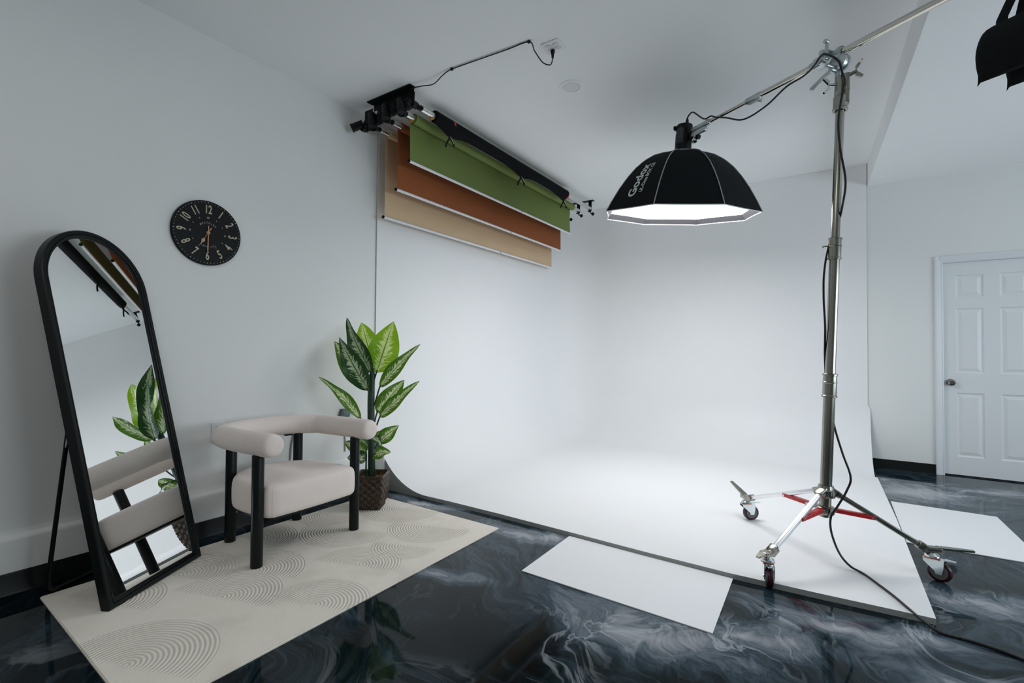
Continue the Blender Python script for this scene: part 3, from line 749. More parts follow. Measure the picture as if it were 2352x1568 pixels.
for h in (1, 2, 4, 5, 7, 8, 10, 11):
    a = PI / 2 - h * PI / 6; c, s_ = math.cos(a), math.sin(a); r0 = CR * 0.47
    mb = MB(); mb.quad(*[(FX, u * c - v * s_, u * s_ + v * c) for u, v in [(r0, -.0014), (r0 + .006, -.0014), (r0 + .006, .0014), (r0, .0014)]]); mb.build('hour_mark', M_white, clk, smooth=False)
for q in (('60', 0.016, 0, CR * 0.47, 0, 0.9), ('45', 0.014, -CR * 0.5, 0, PI / 2, 0.9), ('15', 0.014, CR * 0.5, 0, -PI / 2, 0.9)): merge([flat_text(*q)]).build('inner_numeral', M_white, clk, smooth=False)
def arc_text(word, size, rad, a0, a1, flip=False):
    out = []
    for i, chx in enumerate(word):
        if chx == ' ': continue
        a = a0 + (a1 - a0) * i / (len(word) - 1)
        out.append(flat_text(chx, size, rad * math.cos(a), rad * math.sin(a), (a + PI / 2) if flip else (a - PI / 2), 0.75))
    return out
for m_ in arc_text('WESTCLOX', 0.0145, CR * 0.31, PI / 2 + 0.74, PI / 2 - 0.74): merge([m_]).build('upper_letter', M_white, clk, smooth=False)
for m_ in arc_text('SINCE 1885', 0.0115, CR * 0.43, -PI / 2 - 0.52, -PI / 2 + 0.52, True): merge([m_]).build('lower_letter', M_white, clk, smooth=False)
def hand(name, ang, length, tail, w_, x, spade):
    mb = MB(); c, s_ = math.cos(ang), math.sin(ang)
    P2 = lambda u, v: (x, u * c - v * s_, u * s_ + v * c)
    if spade:
        pts = [(-tail, -w_ * 1.2), (-tail, w_ * 1.2), (-0.01, w_ * .6), (length * 0.45, w_ * .4), (length * 0.55, 0.008), (length * 0.64, 0.011), (length * 0.74, 0.007), (length * 0.86, 0.0022), (length, 0.003), (length, -0.003), (length * 0.86, -0.0022), (length * 0.74, -0.007), (length * 0.64, -0.011), (length * 0.55, -0.008), (length * 0.45, -w_ * .4), (-0.01, -w_ * .6)]
    else:
        pts = [(-tail, -w_ * 0.8), (-tail * .9, w_ * 0.9), (0, w_ * .8), (length * 0.75, w_), (length, 0.0008), (length * 0.75, -w_), (0, -w_ * .8)]
    mb.prism([P2(u, v) for u, v in pts], (0.0015, 0, 0)); return mb.build(name, M_copper, clk, smooth=False)
hand('hour_hand', math.radians(90 - 209), 0.088, 0.038, 0.0030, 0.0235, True)
lab(hand('minute_hand', math.radians(-91), 0.140, 0.045, 0.0034, 0.0265, False), 'long copper hand pointing at six')
mb = MB(); mb.lathe([(0, 0.034), (0.006, 0.034), (0.011, 0.030), (0.012, 0.020)], 24, (0, 0, 0), (1, 0, 0)); mb.build('hand_cap', M_copper, clk)

# ---------------------------------------------------------------- outlets and bits on the left wall
def plate(mb, o, ux, uy, uz, w_, h_, t=0.006):
    """bevelled plate on a surface at o, ux across, uy up, uz out"""
    R_ = Matrix((ux, uy, uz)).transposed()
    mb.box(Vector(o) + Vector(uz) * t / 2, (w_, h_, t), R_.to_3x3(), bev=0.0025)
def receptacle(mb, o, ux, uy, uz):
    ux, uy, uz, o = Vector(ux), Vector(uy), Vector(uz), Vector(o)
    pts = []
    for k in range(24):
        a = 2 * PI * k / 24; x, y = 0.0172 * math.cos(a), 0.0172 * math.sin(a); y = max(-0.0135, min(0.0135, y)); pts.append(o + ux * x + uy * y)
    mb.prism(pts, uz * 0.002)
def slots(mb, o, ux, uy, uz):
    ux, uy, uz, o = Vector(ux), Vector(uy), Vector(uz), Vector(o)
    pts = []
    for k in range(24):
        a = 2 * PI * k / 24; x, y = 0.0188 * math.cos(a), 0.0188 * math.sin(a); y = max(-0.0150, min(0.0150, y)); pts.append(o - uz * 0.0019 + ux * x + uy * y)
    mb.prism(pts, uz * 0.0005)
    for x, y, w_, h_ in ((-0.0063, 0.003, 0.002, 0.008), (0.0063, 0.003, 0.002, 0.0065), (0, -0.0075, 0.0045, 0.0045)):
        mb.prism([o + ux * (x + sx * w_ / 2) + uy * (y + sy * h_ / 2) for sx, sy in ((-1, -1), (1, -1), (1, 1), (-1, 1))], uz * 0.0004)
ow = thing('wall_outlet', 'white double socket plate low on the left wall behind the armchair arm', 'outlet', (0, 1.508, 0.628))
X_, Y_, Z_ = (0, 1, 0), (0, 0, 1), (1, 0, 0)
mb = MB(); plate(mb, (0, 0, 0), X_, Y_, Z_, 0.078, 0.125); mb.build('cover_plate', M_outlet, ow)
for z in (0.02, -0.02):
    mb = MB(); receptacle(mb, (0.006, 0, z), X_, Y_, Z_); rc = mb.build('socket', M_outlet, ow, smooth=False)
    mb = MB(); slots(mb, (0.008, 0, z), X_, Y_, Z_); mb.build('slots', M_slot, rc, smooth=False)
adp = thing('wall_adapter', 'small dark grey adapter box on the wall left of the plant stalk', 'adapter', (0.0, 2.445, 0.650))
mb = MB(); mb.prism([(0.001, -0.05, -0.03), (0.001, 0.035, -0.03), (0.001, 0.035, 0.035), (0.001, -0.028, 0.035)], (0.035, 0, 0)); mb.build('adapter_body', mat('slate_plastic', (0.10, 0.12, 0.12), 0.3), adp, smooth=False)
mb = MB(); mb.box((0.037, -0.002, 0.006), (0.003, 0.05, 0.036), bev=0.001); mb.build('adapter_window', mat('teal_window', (0.12, 0.17, 0.17), 0.15), adp)
pou = thing('plastic_pouch', 'clear plastic pouch with a yellow star hanging on the wall behind a leaf', 'pouch', (0.0, 2.515, 0.665))
mb = MB(); rows = []
for j in range(13):
    t = j / 12; z = -0.075 + 0.15 * t; wv = 0.032 * (1 if t < 0.75 else math.sqrt(max(0.02, 1 - ((t - 0.75) / 0.25) ** 2)))
    rows.append([(0.003 + 0.012 * math.sin(PI * t) * math.cos(k / 8 * PI - PI / 2), -wv + 2 * wv * k / 8, z) for k in range(9)])
mb.grid(rows); mb.build('pouch_film', M_pouch, pou)
mb = MB(); pts = []
for k in range(16):
    r_ = 0.022 if k % 2 == 0 else 0.009; a = k * PI / 8; pts.append((0.0175, r_ * math.cos(a) * 0.9 - 0.002, -0.012 + r_ * math.sin(a)))
mb.prism(pts, (0.0006, 0, 0)); mb.build('star_print', M_yellow, pou, smooth=False)
M_scuff = metal('grey_strip', (0.35, 0.36, 0.36), 0.5, 0.3)
mb = MB(); mb.sweep(spline([(0.007, 2.022, 0.60), (0.008, 2.018, 0.54), (0.007, 2.004, 0.47), (0.007, 1.996, 0.36)], 5), 0.0065, 10)
tag(mb.build('wall_cable', M_scuff, loc=(0.0, 2.01, 0.5)), 'grey cable running down the wall behind the armchair backrest', 'cable')
mb = MB(); mb.sweep(spline([(0.006, 2.450, 0.575), (0.007, 2.452, 0.50), (0.007, 2.460, 0.45), (0.006, 2.462, 0.345)], 5), 0.005, 10)
tag(mb.build('wall_cable', M_scuff, loc=(0.0, 2.455, 0.45)), 'grey cable hanging from the dark adapter box on the wall', 'cable')
mb = MB(); mb.lathe([(0, 0.006), (0.004, 0.006), (0.007, 0.003), (0.007, 0.0)], 16, (0.0, 2.028, 0.455), (1, 0, 0))
tag(mb.build('wall_screw', M_scuff, loc=(0, 2.028, 0.455)), 'small screw head on the wall beside the grey cable behind the chair', 'screw')

# ---------------------------------------------------------------- ceiling fittings
rl = thing('recessed_light', 'round white recessed ceiling light, switched off', 'ceiling light', (1.645, 3.157, H1))
mb = MB(); mb.lathe([(0.066, -0.001), (0.070, -0.006), (0.088, -0.0045), (0.090, 0.0)], 64); mb.build('trim_ring', M_ceil, rl)
mb = MB(); mb.lathe([(0, -0.0025), (0.055, -0.0025), (0.066, -0.001)], 48); mb.build('lens', mat('frosted_lens', (0.72, 0.735, 0.75), 0.5), rl)
co = thing('ceiling_outlet', 'white four-socket outlet plate on the ceiling', 'outlet', (1.760, 2.673, H1))
ux, uy, uz = Vector((1, 0.05, 0)).normalized(), Vector((0.05, -1, 0)).normalized(), Vector((0, 0, -1))
ux2 = Vector((1, 0.03, 0)).normalized(); uy2 = uz.cross(ux2)
mb = MB(); plate(mb, (0, 0, 0), ux2, uy2, uz, 0.125, 0.122); mb.build('cover_plate', M_outlet, co)
spots = []
for a, b in ((-0.026, 0.020), (0.026, 0.020), (-0.026, -0.020), (0.026, -0.020)):
    o_ = uz * 0.006 + ux2 * a + uy2 * b; spots.append(o_)
    mb = MB(); receptacle(mb, o_, ux2, uy2, uz); rc = mb.build('socket', M_outlet, co, smooth=False)
    mb = MB(); slots(mb, o_ + uz * 0.002, ux2, uy2, uz); mb.build('slots', M_slot, rc, smooth=False)
cp = thing('added_fill_panel', 'long white fill light panel added on the ceiling behind the viewer', 'ceiling light', (2.3, -0.35, H1))  # unseen panel added to brighten the rug and chair from above
mb = MB(); mb.box((0, 0, -0.020), (2.10, 0.82, 0.040), bev=0.004); mb.build('fill_panel_housing', M_trimwhite, cp)
M_fillpanel = M_fillpane.copy(); M_fillpanel.name = 'fill_panel_diffuser'
M_fillpanel.node_tree.nodes['Emission'].inputs[0].default_value = (1.0, 0.985, 0.96, 1); M_fillpanel.node_tree.nodes['Emission'].inputs[1].default_value = FILL_PANEL_POWER
mb = MB(); mb.quad((-1.0, -0.36, -0.041), (1.0, -0.36, -0.041), (1.0, 0.36, -0.041), (-1.0, 0.36, -0.041)); mb.build('fill_panel_diffuser', M_fillpanel, cp, False)
# power lead of the motor bracket: plug, slack loop, clips, along the ceiling
pl = Vector(co.location) + Vector((-0.018, 0.025, -0.009))
lead = thing('power_lead', 'black power lead running along the ceiling from the socket to the roller bracket', 'cable', (1.1, 2.5, H1 - 0.01))
mb = MB(); mb.lathe([(0, 0), (0.014, 0.0), (0.014, 0.012), (0.010, 0.022), (0.008, 0.045), (0.005, 0.055), (0.0, 0.056)], 16, pl, Vector((0.05, -0.1, -1)))
part(mb, 'plug', M_rubber, lead)
pe = pl + Vector((0.0028, -0.0055, -0.055)); zc = H1 - 0.008
pts = [pe, pe + Vector((0.0, -0.01, -0.03)), Vector((1.735, 2.67, H1 - 0.115)), Vector((1.70, 2.64, H1 - 0.10)), Vector((1.675, 2.585, H1 - 0.05)), Vector((1.659, 2.54, zc)), Vector((1.50, 2.528, zc)), Vector((1.28, 2.512, zc)), Vector((1.057, 2.499, zc)), Vector((0.97, 2.505, zc - 0.01)), Vector((0.86, 2.527, zc - 0.03)), Vector((0.77, 2.510, zc - 0.025)), Vector((0.700, 2.500, zc - 0.020)), Vector((0.655, 2.508, zc - 0.015))]
mb = MB(); mb.sweep(spline(pts, 8), 0.0038, 10); part(mb, 'cord', M_cable, lead)
for i, (x, y) in enumerate(((1.659, 2.540), (1.057, 2.499))):
    mb = MB(); mb.box((x, y, H1 - 0.0075), (0.020, 0.016, 0.015), bev=0.003)
    tag(mb.build('cable_clip', M_black, loc=(x, y, H1)), ['small black ceiling clip holding the lead near the four-socket outlet', 'small black ceiling clip holding the lead midway to the roller bracket'][i], 'clip', 'cable clips on the ceiling')

# ---------------------------------------------------------------- motorised backdrop rollers
ROLL = [(0.615, 3.012), (0.450, 3.012), (0.298, 2.985), (0.148, 2.965)]    # x, z of the four tubes
YM, YE = 2.575, 5.74
br = thing('motor_bracket', 'black ceiling bracket with four roller motors near the left wall', 'bracket', (0.44, 2.50, H1))
mb = MB(); mb.box((0.435, 2.505, H1 - 0.004), (0.475, 0.060, 0.008)); mb.box((0.435, 2.534, H1 - 0.030), (0.44, 0.005, 0.060))
part(mb, 'mounting_plate', M_blackmetal, br, smooth=False)
for i, (x, z) in enumerate(ROLL):
    mb = MB(); y = 2.535
    # cheek plate with holes shown as small bolts
    mb.prism([(x - 0.045, y, H1 - 0.03), (x + 0.045, y, H1 - 0.03), (x + 0.040, y, z - 0.03), (x + 0.015, y, z - 0.055), (x - 0.025, y, z - 0.055), (x - 0.045, y, z - 0.02)], (0, 0.006, 0))
    mb.cyl((x, y - 0.03, z), (x, 2.60, z), 0.028, seg=20, bev=0.003)
    mb.lathe([(0, 0.0), (0.018, 0.0), (0.021, 0.010), (0.012, 0.02), (0.02, 0.028), (0.016, 0.045), (0, 0.045)], 18, (x + 0.012, 2.60, z - 0.01), (0.25, 1, 0))
    hub = part(mb, 'roller_hub', M_black, br)
    if i == 3: a, b = Vector((x - 0.020, 2.50, z - 0.005)), Vector((x - 0.085, 2.445, z - 0.045))
    else: a, b = Vector((x - 0.055, 2.490, z + 0.015)), Vector((x - 0.020, 2.472, z - 0.105))
    mb = MB(); d = (b - a).normalized()
    mb.cyl(a, b, 0.031, 0.032, 22, 0.003); mb.lathe([(0.032, 0), (0.034, 0.003), (0.034, 0.012), (0.026, 0.013), (0.024, 0.004), (0, 0.004)], 22, b - d * 0.006, d)
    part(mb, 'motor', M_black, br)
    mb = MB(); mb.box((x - 0.012, 2.515, z - 0.035), (0.07, 0.045, 0.05), bev=0.006); mb.cyl((x + 0.03, 2.50, z - 0.06), (x + 0.035, 2.49, z - 0.085), 0.010, seg=12)
    part(mb, 'gearbox', M_black, br)
    for k in range(3):
        mb = MB(); mb.sphere((x - 0.03 + 0.03 * k, 2.531, z + 0.02 + 0.01 * (k % 2)), 0.0035, 8, 6); lab(part(mb, 'bolt', M_chrome, br), 'bright bolt head') if k < 2 else mb.bm.free()
eb = thing('end_bracket', 'black ceiling bracket with hooks carrying the far roller ends', 'bracket', (0.45, 5.72, H1))
mb = MB(); mb.box((0.425, 5.72, H1 - 0.004), (0.50, 0.055, 0.008)); part(mb, 'mounting_plate', M_blackmetal, eb, smooth=False)
for i, (x, z) in enumerate(ROLL):
    mb = MB(); mb.box((x, 5.742, (H1 + z - 0.02) / 2), (0.044, 0.007, H1 - z + 0.02), bev=0.002)
    mb.prism([(x - 0.022, 5.7385, z - 0.02), (x + 0.022, 5.7385, z - 0.02), (x + 0.010, 5.7385, z - 0.045), (x - 0.010, 5.7385, z - 0.045)], (0, 0.007, 0))
    mb.sweep([(x - 0.022, 5.72, z - 0.036), (x, 5.72, z - 0.040), (x + 0.022, 5.72, z - 0.030)], 0.006, 8)
    hk = part(mb, 'hook_plate', M_blackmetal, eb)
    mb = MB(); mb.cyl((x, 5.745, z - 0.052), (x + 0.012, 5.790, z - 0.056), 0.007, seg=12); mb.lathe([(0, 0), (0.016, 0.0), (0.022, 0.006), (0.022, 0.020), (0.014, 0.026), (0, 0.026)], 6, (x + 0.012, 5.785, z - 0.056), (0.2, 1, -0.05))
    part(mb, 'wing_knob', M_black, eb, smooth=False)

def backdrop(i, mname, colour, rr, y0, y1, zbot, xs_, label, cat='backdrop'):
    x, z = ROLL[i]
    t = thing('roller_backdrop', label, cat, (x, (y0 + y1) / 2, z), 0, 'backdrops on the ceiling rollers')
    mb = MB(); mb.cyl((x, 2.648, z), (x, 5.735, z), 0.0235, seg=28); part(mb, 'roller_tube', M_alu, t)
    mb = MB(); mb.lathe([(0.0235, 0), (rr, 0), (rr, y1 - y0), (0.0235, y1 - y0)], 40, (x, y0, z), (0, 1, 0)); lab(part(mb, 'paper_roll', colour, t), mname + ' paper wound on the tube')
    if zbot is not None:
        mb = MB(); xs0 = x - rr; ya, yb = y0 + 0.0, y1
        ny = 30; prof = [(x - rr * 0.55, z - rr * 0.835), (x - rr * 0.90, z - rr * 0.44), (xs0 - 0.0005, z), (xs0 - 0.001, z - 0.05)]
        prof = [(xs0 - 0.001, z + 0.005), (xs0 - 0.0012, z - 0.04)] + [(xs0 + (xs_ - xs0) * (k / 8) - 0.0012, z - 0.04 - (z - 0.04 - zbot) * k / 8) for k in range(1, 9)]
        rows = [[(px_ + 0.0025 * math.sin(k * 0.9) * j / len(prof), ya + (yb - ya) * k / ny, pz) for j, (px_, pz) in enumerate(prof)] for k in range(ny + 1)]
        mb.grid(rows); sh = lab(part(mb, 'paper_sheet', colour, t), mname + ' paper hanging down')
        mb = MB(); mb.cyl((xs_, ya - 0.012, zbot), (xs_, yb + 0.012, zbot), 0.0115, seg=20); bar = lab(part(mb, 'weight_bar', M_whitebar, t), 'white weight bar along the lower edge')
        mb = MB(); mb.cyl((xs_, ya - 0.022, zbot), (xs_, ya - 0.010, zbot), 0.0135, seg=20, bev=0.002); part(mb, 'end_cap', M_black, bar)
        ym = ya + (yb - ya) * 0.585
        mb = MB(); mb.cyl((xs_ + 0.0110, ym, zbot - 0.003), (xs_ + 0.0122, ym, zbot - 0.0035), 0.0095, seg=24); lab(part(mb, 'round_sticker', M_sticker, bar), 'small round blue and white sticker')
        mb = MB(); mb.cyl((xs_ + 0.0120, ym, zbot - 0.0034), (xs_ + 0.0126, ym, zbot - 0.0036), 0.0055, seg=20); lab(part(mb, 'sticker_centre', M_white, bar), 'white centre of the sticker')
    return t
backdrop(1, 'olive green', M_green, 0.040, 2.735, 5.560, 2.672, 0.418, 'olive green paper backdrop with white bar hanging in front of the brown one')
backdrop(2, 'rust brown', M_brown, 0.033, 2.740, 5.587, 2.472, 0.267, 'rust brown paper backdrop hanging between the green and the tan ones')
backdrop(3, 'tan', M_tan, 0.033, 2.744, 5.620, 2.268, 0.113, 'tan paper backdrop hanging closest to the wall behind the brown one')
for i, yg in ((1, 2.728),):
    pass
bk = backdrop(0, 'black', M_blackpaper, 0.046, 2.795, 5.060, None, None, 'black rolled backdrop held shut with clamps under the ceiling')
# loose lower fold of the black roll, pinched by the clamps
x, z = ROLL[0]; CL = [2.985, 4.075, 5.00]
mb = MB(); rows = []; ny = 60
for k in range(ny + 1):
    y = 2.80 + (5.055 - 2.80) * k / ny
    drop = 0.050 + 0.032 * max(math.exp(-((y - c) / 0.16) ** 2) for c in CL)
    drop = 0.046 + (drop - 0.046) * min(1, (y - 2.80) / 0.15) * min(1, (5.058 - y) / 0.05)
    row = []
    for j in range(20):
        a = 2 * PI * j / 20; rx = 0.0475 * math.cos(a); rz = 0.0475 * math.sin(a)
        if rz < 0: 
            f = -math.sin(a); rz = -(0.0475 * f + (drop - 0.046) * 1.4 * f ** 6); rx *= (1 - 0.35 * f ** 4 * min(1, (drop - 0.046) / 0.03))
        row.append((x + rx, y, z + rz))
    rows.append(row + [row[0]])
mb.grid(rows); bmesh.ops.remove_doubles(mb.bm, verts=mb.bm.verts, dist=0.00005)
lab(part(mb, 'loose_fold', M_blackpaper, bk, angle=60), 'loose black fold hanging under the roll')
for a0_, a1_, y, wd_ in ((0.75, 2.0, 2.990, 0.020), (-1.2, 0.3, 5.050, 0.022)):
    mb = MB(); rows = [[(x + 0.0488 * math.cos(a0_ + (a1_ - a0_) * k / 10 - 0.9), y + dy, z + 0.0488 * math.sin(a0_ + (a1_ - a0_) * k / 10 - 0.9)) for k in range(11)] for dy in (0, wd_)]
    mb.grid(rows); lab(part(mb, 'tape_mark', M_redtape, bk), 'strip of red tape')
# orange roll brakes on the tubes
for i, yy, nm in ((0, 2.775, 'black'), (1, 2.715, 'green')):
    x, z = ROLL[i]; t = thing('tube_clip', 'small orange clip on the tube at the near end of the %s roll' % nm, 'clip', (x, yy, z - 0.026))
    mb = MB(); mb.cyl((x - 0.012, yy - 0.012, z - 0.026), (x + 0.016, yy + 0.004, z - 0.030), 0.007, seg=12, bev=0.002); part(mb, 'clip_body', M_brass, t)
    mb = MB(); mb.cyl((x + 0.0, yy - 0.006, z - 0.026), (x + 0.002, yy - 0.012, z - 0.044), 0.005, 0.006, seg=10); part(mb, 'clip_lever', M_brass, t)
# spring clamps along the black roll
CLAB = ['black spring clamp on the near end of the black roll', 'black spring clamp halfway along the black roll', 'black spring clamp at the far end of the black roll']
def make_clamp():
    t = thing('spring_clamp', CLAB[0], 'clamp', (0, 0, 0), 0, 'spring clamps on the black roll')
    for s_ in (-1, 1):
        mb = MB(); rows = [(0, 0.028), (0.004 * s_, 0.0), (s_ * 0.006, -0.012), (s_ * 0.020, -0.040), (s_ * 0.028, -0.068)]
        mb.sweep(spline([(0.0, q[0], q[1]) for q in rows], 4), [0.006] * 8 + [0.0065] * 9, 10); mb.build('jaw_handle', M_rubber, t)
    mb = MB(); mb.sweep([(0.004, 0.004, 0.002), (0.004, 0.016, -0.022), (0.004, 0.026, -0.048)], 0.0026, 8); mb.build('spring', M_chrome, t)
    return t
c0 = make_clamp()
for i, y in enumerate(CL):
    if i == 0: t = c0
    else:
        t = c0.copy(); C.objects.link(t)
        for c_ in list(c0.children):
            k = c_.copy(); C.objects.link(k); k.parent = t
    t.location = (ROLL[0][0] + 0.002, y, ROLL[0][1] - 0.098); t.rotation_euler = (0, 0, -0.98); t.scale = (1.25, 1.25, 1.15); t['label'] = CLAB[i]

# ---------------------------------------------------------------- combo boom stand
PB = Vector((3.200, 3.150, 0.215)); PT_ = Vector((3.287, 3.150, 2.64))
ax = (PT_ - PB).normalized(); AX = lambda z: PB + (PT_ - PB) * ((z - PB.z) / (PT_.z - PB.z))
stand = thing('boom_stand', 'steel rolling boom stand with red leg braces holding the softbox', 'light stand', (3.19, 3.15, 0))
mb = MB(); mb.cyl(AX(0.265), AX(1.00), 0.0285, seg=28); lab(part(mb, 'lower_tube', M_steel, stand), 'thickest lower tube of the column')
mb = MB(); mb.cyl(AX(1.0), AX(1.78), 0.0250, seg=28); part(mb, 'middle_tube', M_steel, stand)
mb = MB(); mb.cyl(AX(1.7), AX(2.52), 0.0212, seg=28); part(mb, 'upper_tube', M_steel, stand)
def collar(za, zb, r, name='collar'):
    L_ = zb - za; prof = [(r * .92, 0), (r * 1.12, 0.0), (r * 1.12, 0.008), (r, 0.012), (r, L_ * .58), (r * 1.06, L_ * .60), (r * 1.06, L_ * .64), (r * .98, L_ * .66), (r * .98, L_ - .014), (r * 1.08, L_ - .012), (r * 1.08, L_ - 0.004), (r * .9, L_)]
    mb = MB(); mb.lathe(prof, 28, AX(za), ax); return part(mb, name, M_steel, stand)
collar(0.915, 1.045, 0.0335); collar(1.665, 1.785, 0.0305)
mb = MB(); c_ = AX(1.74); mb.cyl(c_, c_ + Vector((-0.050, -0.015, 0.0)), 0.004, seg=8); mb.box(c_ + Vector((-0.055, -0.015, -0.003)), (0.006, 0.02, 0.012), bev=0.002); part(mb, 'locking_screw', M_steel, stand)
mb = MB(); a, b = AX(2.475), AX(2.66)
mb.lathe([(0.026, 0), (0.036, 0.0), (0.037, 0.012), (0.034, 0.016), (0.034, 0.075), (0.030, 0.08), (0.030, 0.185), (0.027, 0.187)], 28, AX(2.475), ax)
mb.box(AX(2.545) + Vector((0.022, 0.0, 0)), (0.036, 0.05, 0.075), bev=0.006); mb.box(AX(2.63) + Vector((0.024, 0.0, -0.01)), (0.03, 0.046, 0.10), bev=0.006)
part(mb, 'top_receiver', M_steel, stand)
def wing(pos, dirv, name, m=M_chrome, s_=1.0):
    d = Vector(dirv).normalized(); up = Vector((0, 0, 1)); sd = d.cross(up).normalized(); p = Vector(pos); mb = MB()
    mb.cyl(p, p + d * 0.028 * s_, 0.0065 * s_, seg=12)
    for k in (-1, 1):
        base = p + d * 0.026 * s_
        mb.prism([base + up * 0.004 * k, base + (up * 0.028 * k + d * 0.022) * s_, base + (up * 0.034 * k + d * 0.016) * s_, base + (up * 0.018 * k - d * 0.004) * s_], sd * 0.011 * s_)
    return part(mb, name, m, stand)
wing(AX(2.615) + Vector((-0.022, -0.02, 0)), (-0.9, -0.4, 0.05), 'tee_screw', M_chrome, 1.3); wing(AX(2.66) + Vector((0.03, 0.0, 0.0)), (0.9, 0.2, 0.35), 'tee_screw', M_steel, 1.5)
# spigot and boom pivot
SPX = Vector((-0.013, 0, 0))
mb = MB(); mb.cyl(AX(2.655) + SPX, AX(2.735) + SPX, 0.0175, seg=24); mb.lathe([(0.019, 0), (0.021, 0.004), (0.019, 0.010)], 24, AX(2.690) + SPX, ax); part(mb, 'spigot', M_cast, stand)
CLM = Vector((3.234, 3.170, 2.790)); HEAD = Vector((2.345, 3.790, 2.845))
bd = (CLM - HEAD).normalized(); bs = bd.cross(Vector((0, 0, 1))).normalized(); bu = bs.cross(bd)
BP = lambda t, s_=0.0, u=0.0: CLM + bd * t + bs * s_ + bu * u
Rb = Matrix((bd, bs, bu)).transposed()
mb = MB()
mb.cyl(BP(-0.105), BP(-0.02), 0.0265, 0.031, 24); mb.box(BP(-0.045, 0.0, 0.0), (0.075, 0.060, 0.060), Rb, bev=0.012)
mb.cyl(BP(-0.02), BP(0.075), 0.029, seg=24, bev=0.004); mb.lathe([(0.029, 0), (0.034, 0.004), (0.034, 0.020), (0.029, 0.024)], 24, BP(0.052), bd)
mb.box(BP(-0.02, 0.030, 0.010), (0.028, 0.030, 0.075), Rb, bev=0.006)
part(mb, 'boom_sleeve', M_cast, stand)
pv = AX(2.742) + Vector((-0.010, 0, 0))
mb = MB(); mb.lathe([(0, -0.034), (0.036, -0.032), (0.046, -0.024), (0.048, -0.008), (0.044, -0.004), (0.044, 0.004), (0.048, 0.008), (0.046, 0.022), (0.034, 0.030), (0, 0.032)], 36, pv, bs)
mb.sweep([pv + Vector((0, 0, 0.01)), BP(0.02)], [0.030, 0.024], 16); mb.sphere(pv + Vector((-0.03, 0, -0.030)), 0.022, 16, 10)
part(mb, 'pivot_clamp', M_cast, stand)
c_ = BP(0.022, 0.055, 0.022)
mb = MB(); mb.cyl(c_ - bs * 0.045, c_, 0.009, seg=14); mb.sweep([c_ + bu * 0.046, c_, c_ - bu * 0.046], [0.0085, 0.0095, 0.0085], 12)
for k in (-1, 1): mb.cyl(c_ + bu * 0.046 * k - bs * 0.010, c_ + bu * 0.046 * k + bs * 0.016, 0.0115, seg=14, bev=0.002)
part(mb, 'tee_handle', M_cast, stand)
c_ = pv + bs * 0.06 + Vector((-0.014, 0, -0.028))
mb = MB(); mb.cyl(c_ - bs * 0.04, c_ + bs * 0.022, 0.0115, seg=16, bev=0.002); mb.lathe([(0.007, 0.0), (0.007, 0.001), (0, 0.001)], 14, c_ + bs * 0.022, bs); part(mb, 'clamp_bolt', M_cast, stand)
hs = pv + Vector((-0.014, 0, -0.044)) + bs * 0.040
mb = MB(); mb.sweep([hs, hs - bd * 0.05 - bu * 0.020, hs - bd * 0.110 - bu * 0.052], [0.009, 0.010, 0.0125], 14); mb.sphere(hs - bd * 0.110 - bu * 0.052, 0.0125); mb.cyl(hs - bs * 0.045, hs + bs * 0.010, 0.013, seg=14, bev=0.002); part(mb, 'clamp_lever', M_cast, stand)
# boom: thick section towards the camera, thinner extension to the lamp
mb = MB(); mb.cyl(BP(-0.46), BP(0.98), 0.0185, seg=24); part(mb, 'boom_tube', M_boomsteel, stand)
mb = MB(); mb.cyl(BP(-1.045), BP(-0.45), 0.0125, seg=22); lab(part(mb, 'boom_extension', M_boomsteel, stand), 'thinner boom extension towards the softbox')
mb = MB(); mb.cyl(BP(-0.56), BP(-0.445), 0.0215, seg=22, bev=0.004); mb.box(BP(-0.50, 0.0, -0.022), (0.08, 0.018, 0.018), Rb, bev=0.003); part(mb, 'boom_joint', M_cast, stand)
mb = MB(); c_ = BP(-0.47, 0.0, -0.03); mb.cyl(c_, c_ + bd * 0.028 - bu * 0.012, 0.006, seg=10); mb.box(c_ + bd * 0.03 - bu * 0.010, (0.016, 0.008, 0.026), Rb, bev=0.002); part(mb, 'joint_screw', M_chrome, stand)
# grip at the lamp end of the boom
mb = MB(); mb.cyl(BP(-1.062), BP(-0.885), 0.019, seg=22, bev=0.003); mb.box(BP(-1.00, 0.0, -0.036), (0.15, 0.026, 0.034), Rb, bev=0.004); mb.lathe([(0.019, 0), (0.023, 0.003), (0.023, 0.014), (0.019, 0.017)], 22, BP(-0.915), bd)
part(mb, 'lamp_grip', M_cast, stand)
mb = MB(); mb.sweep([BP(-1.02, 0.01, -0.05), BP(-1.045, 0.01, -0.085)], 0.008, 12); mb.lathe([(0, 0), (0.020, 0.0), (0.022, 0.006), (0.022, 0.016), (0.018, 0.02), (0, 0.02)], 18, BP(-1.045, 0.0, -0.078), (bd * 0.2 - bu)); part(mb, 'grip_knob', M_chrome, stand)
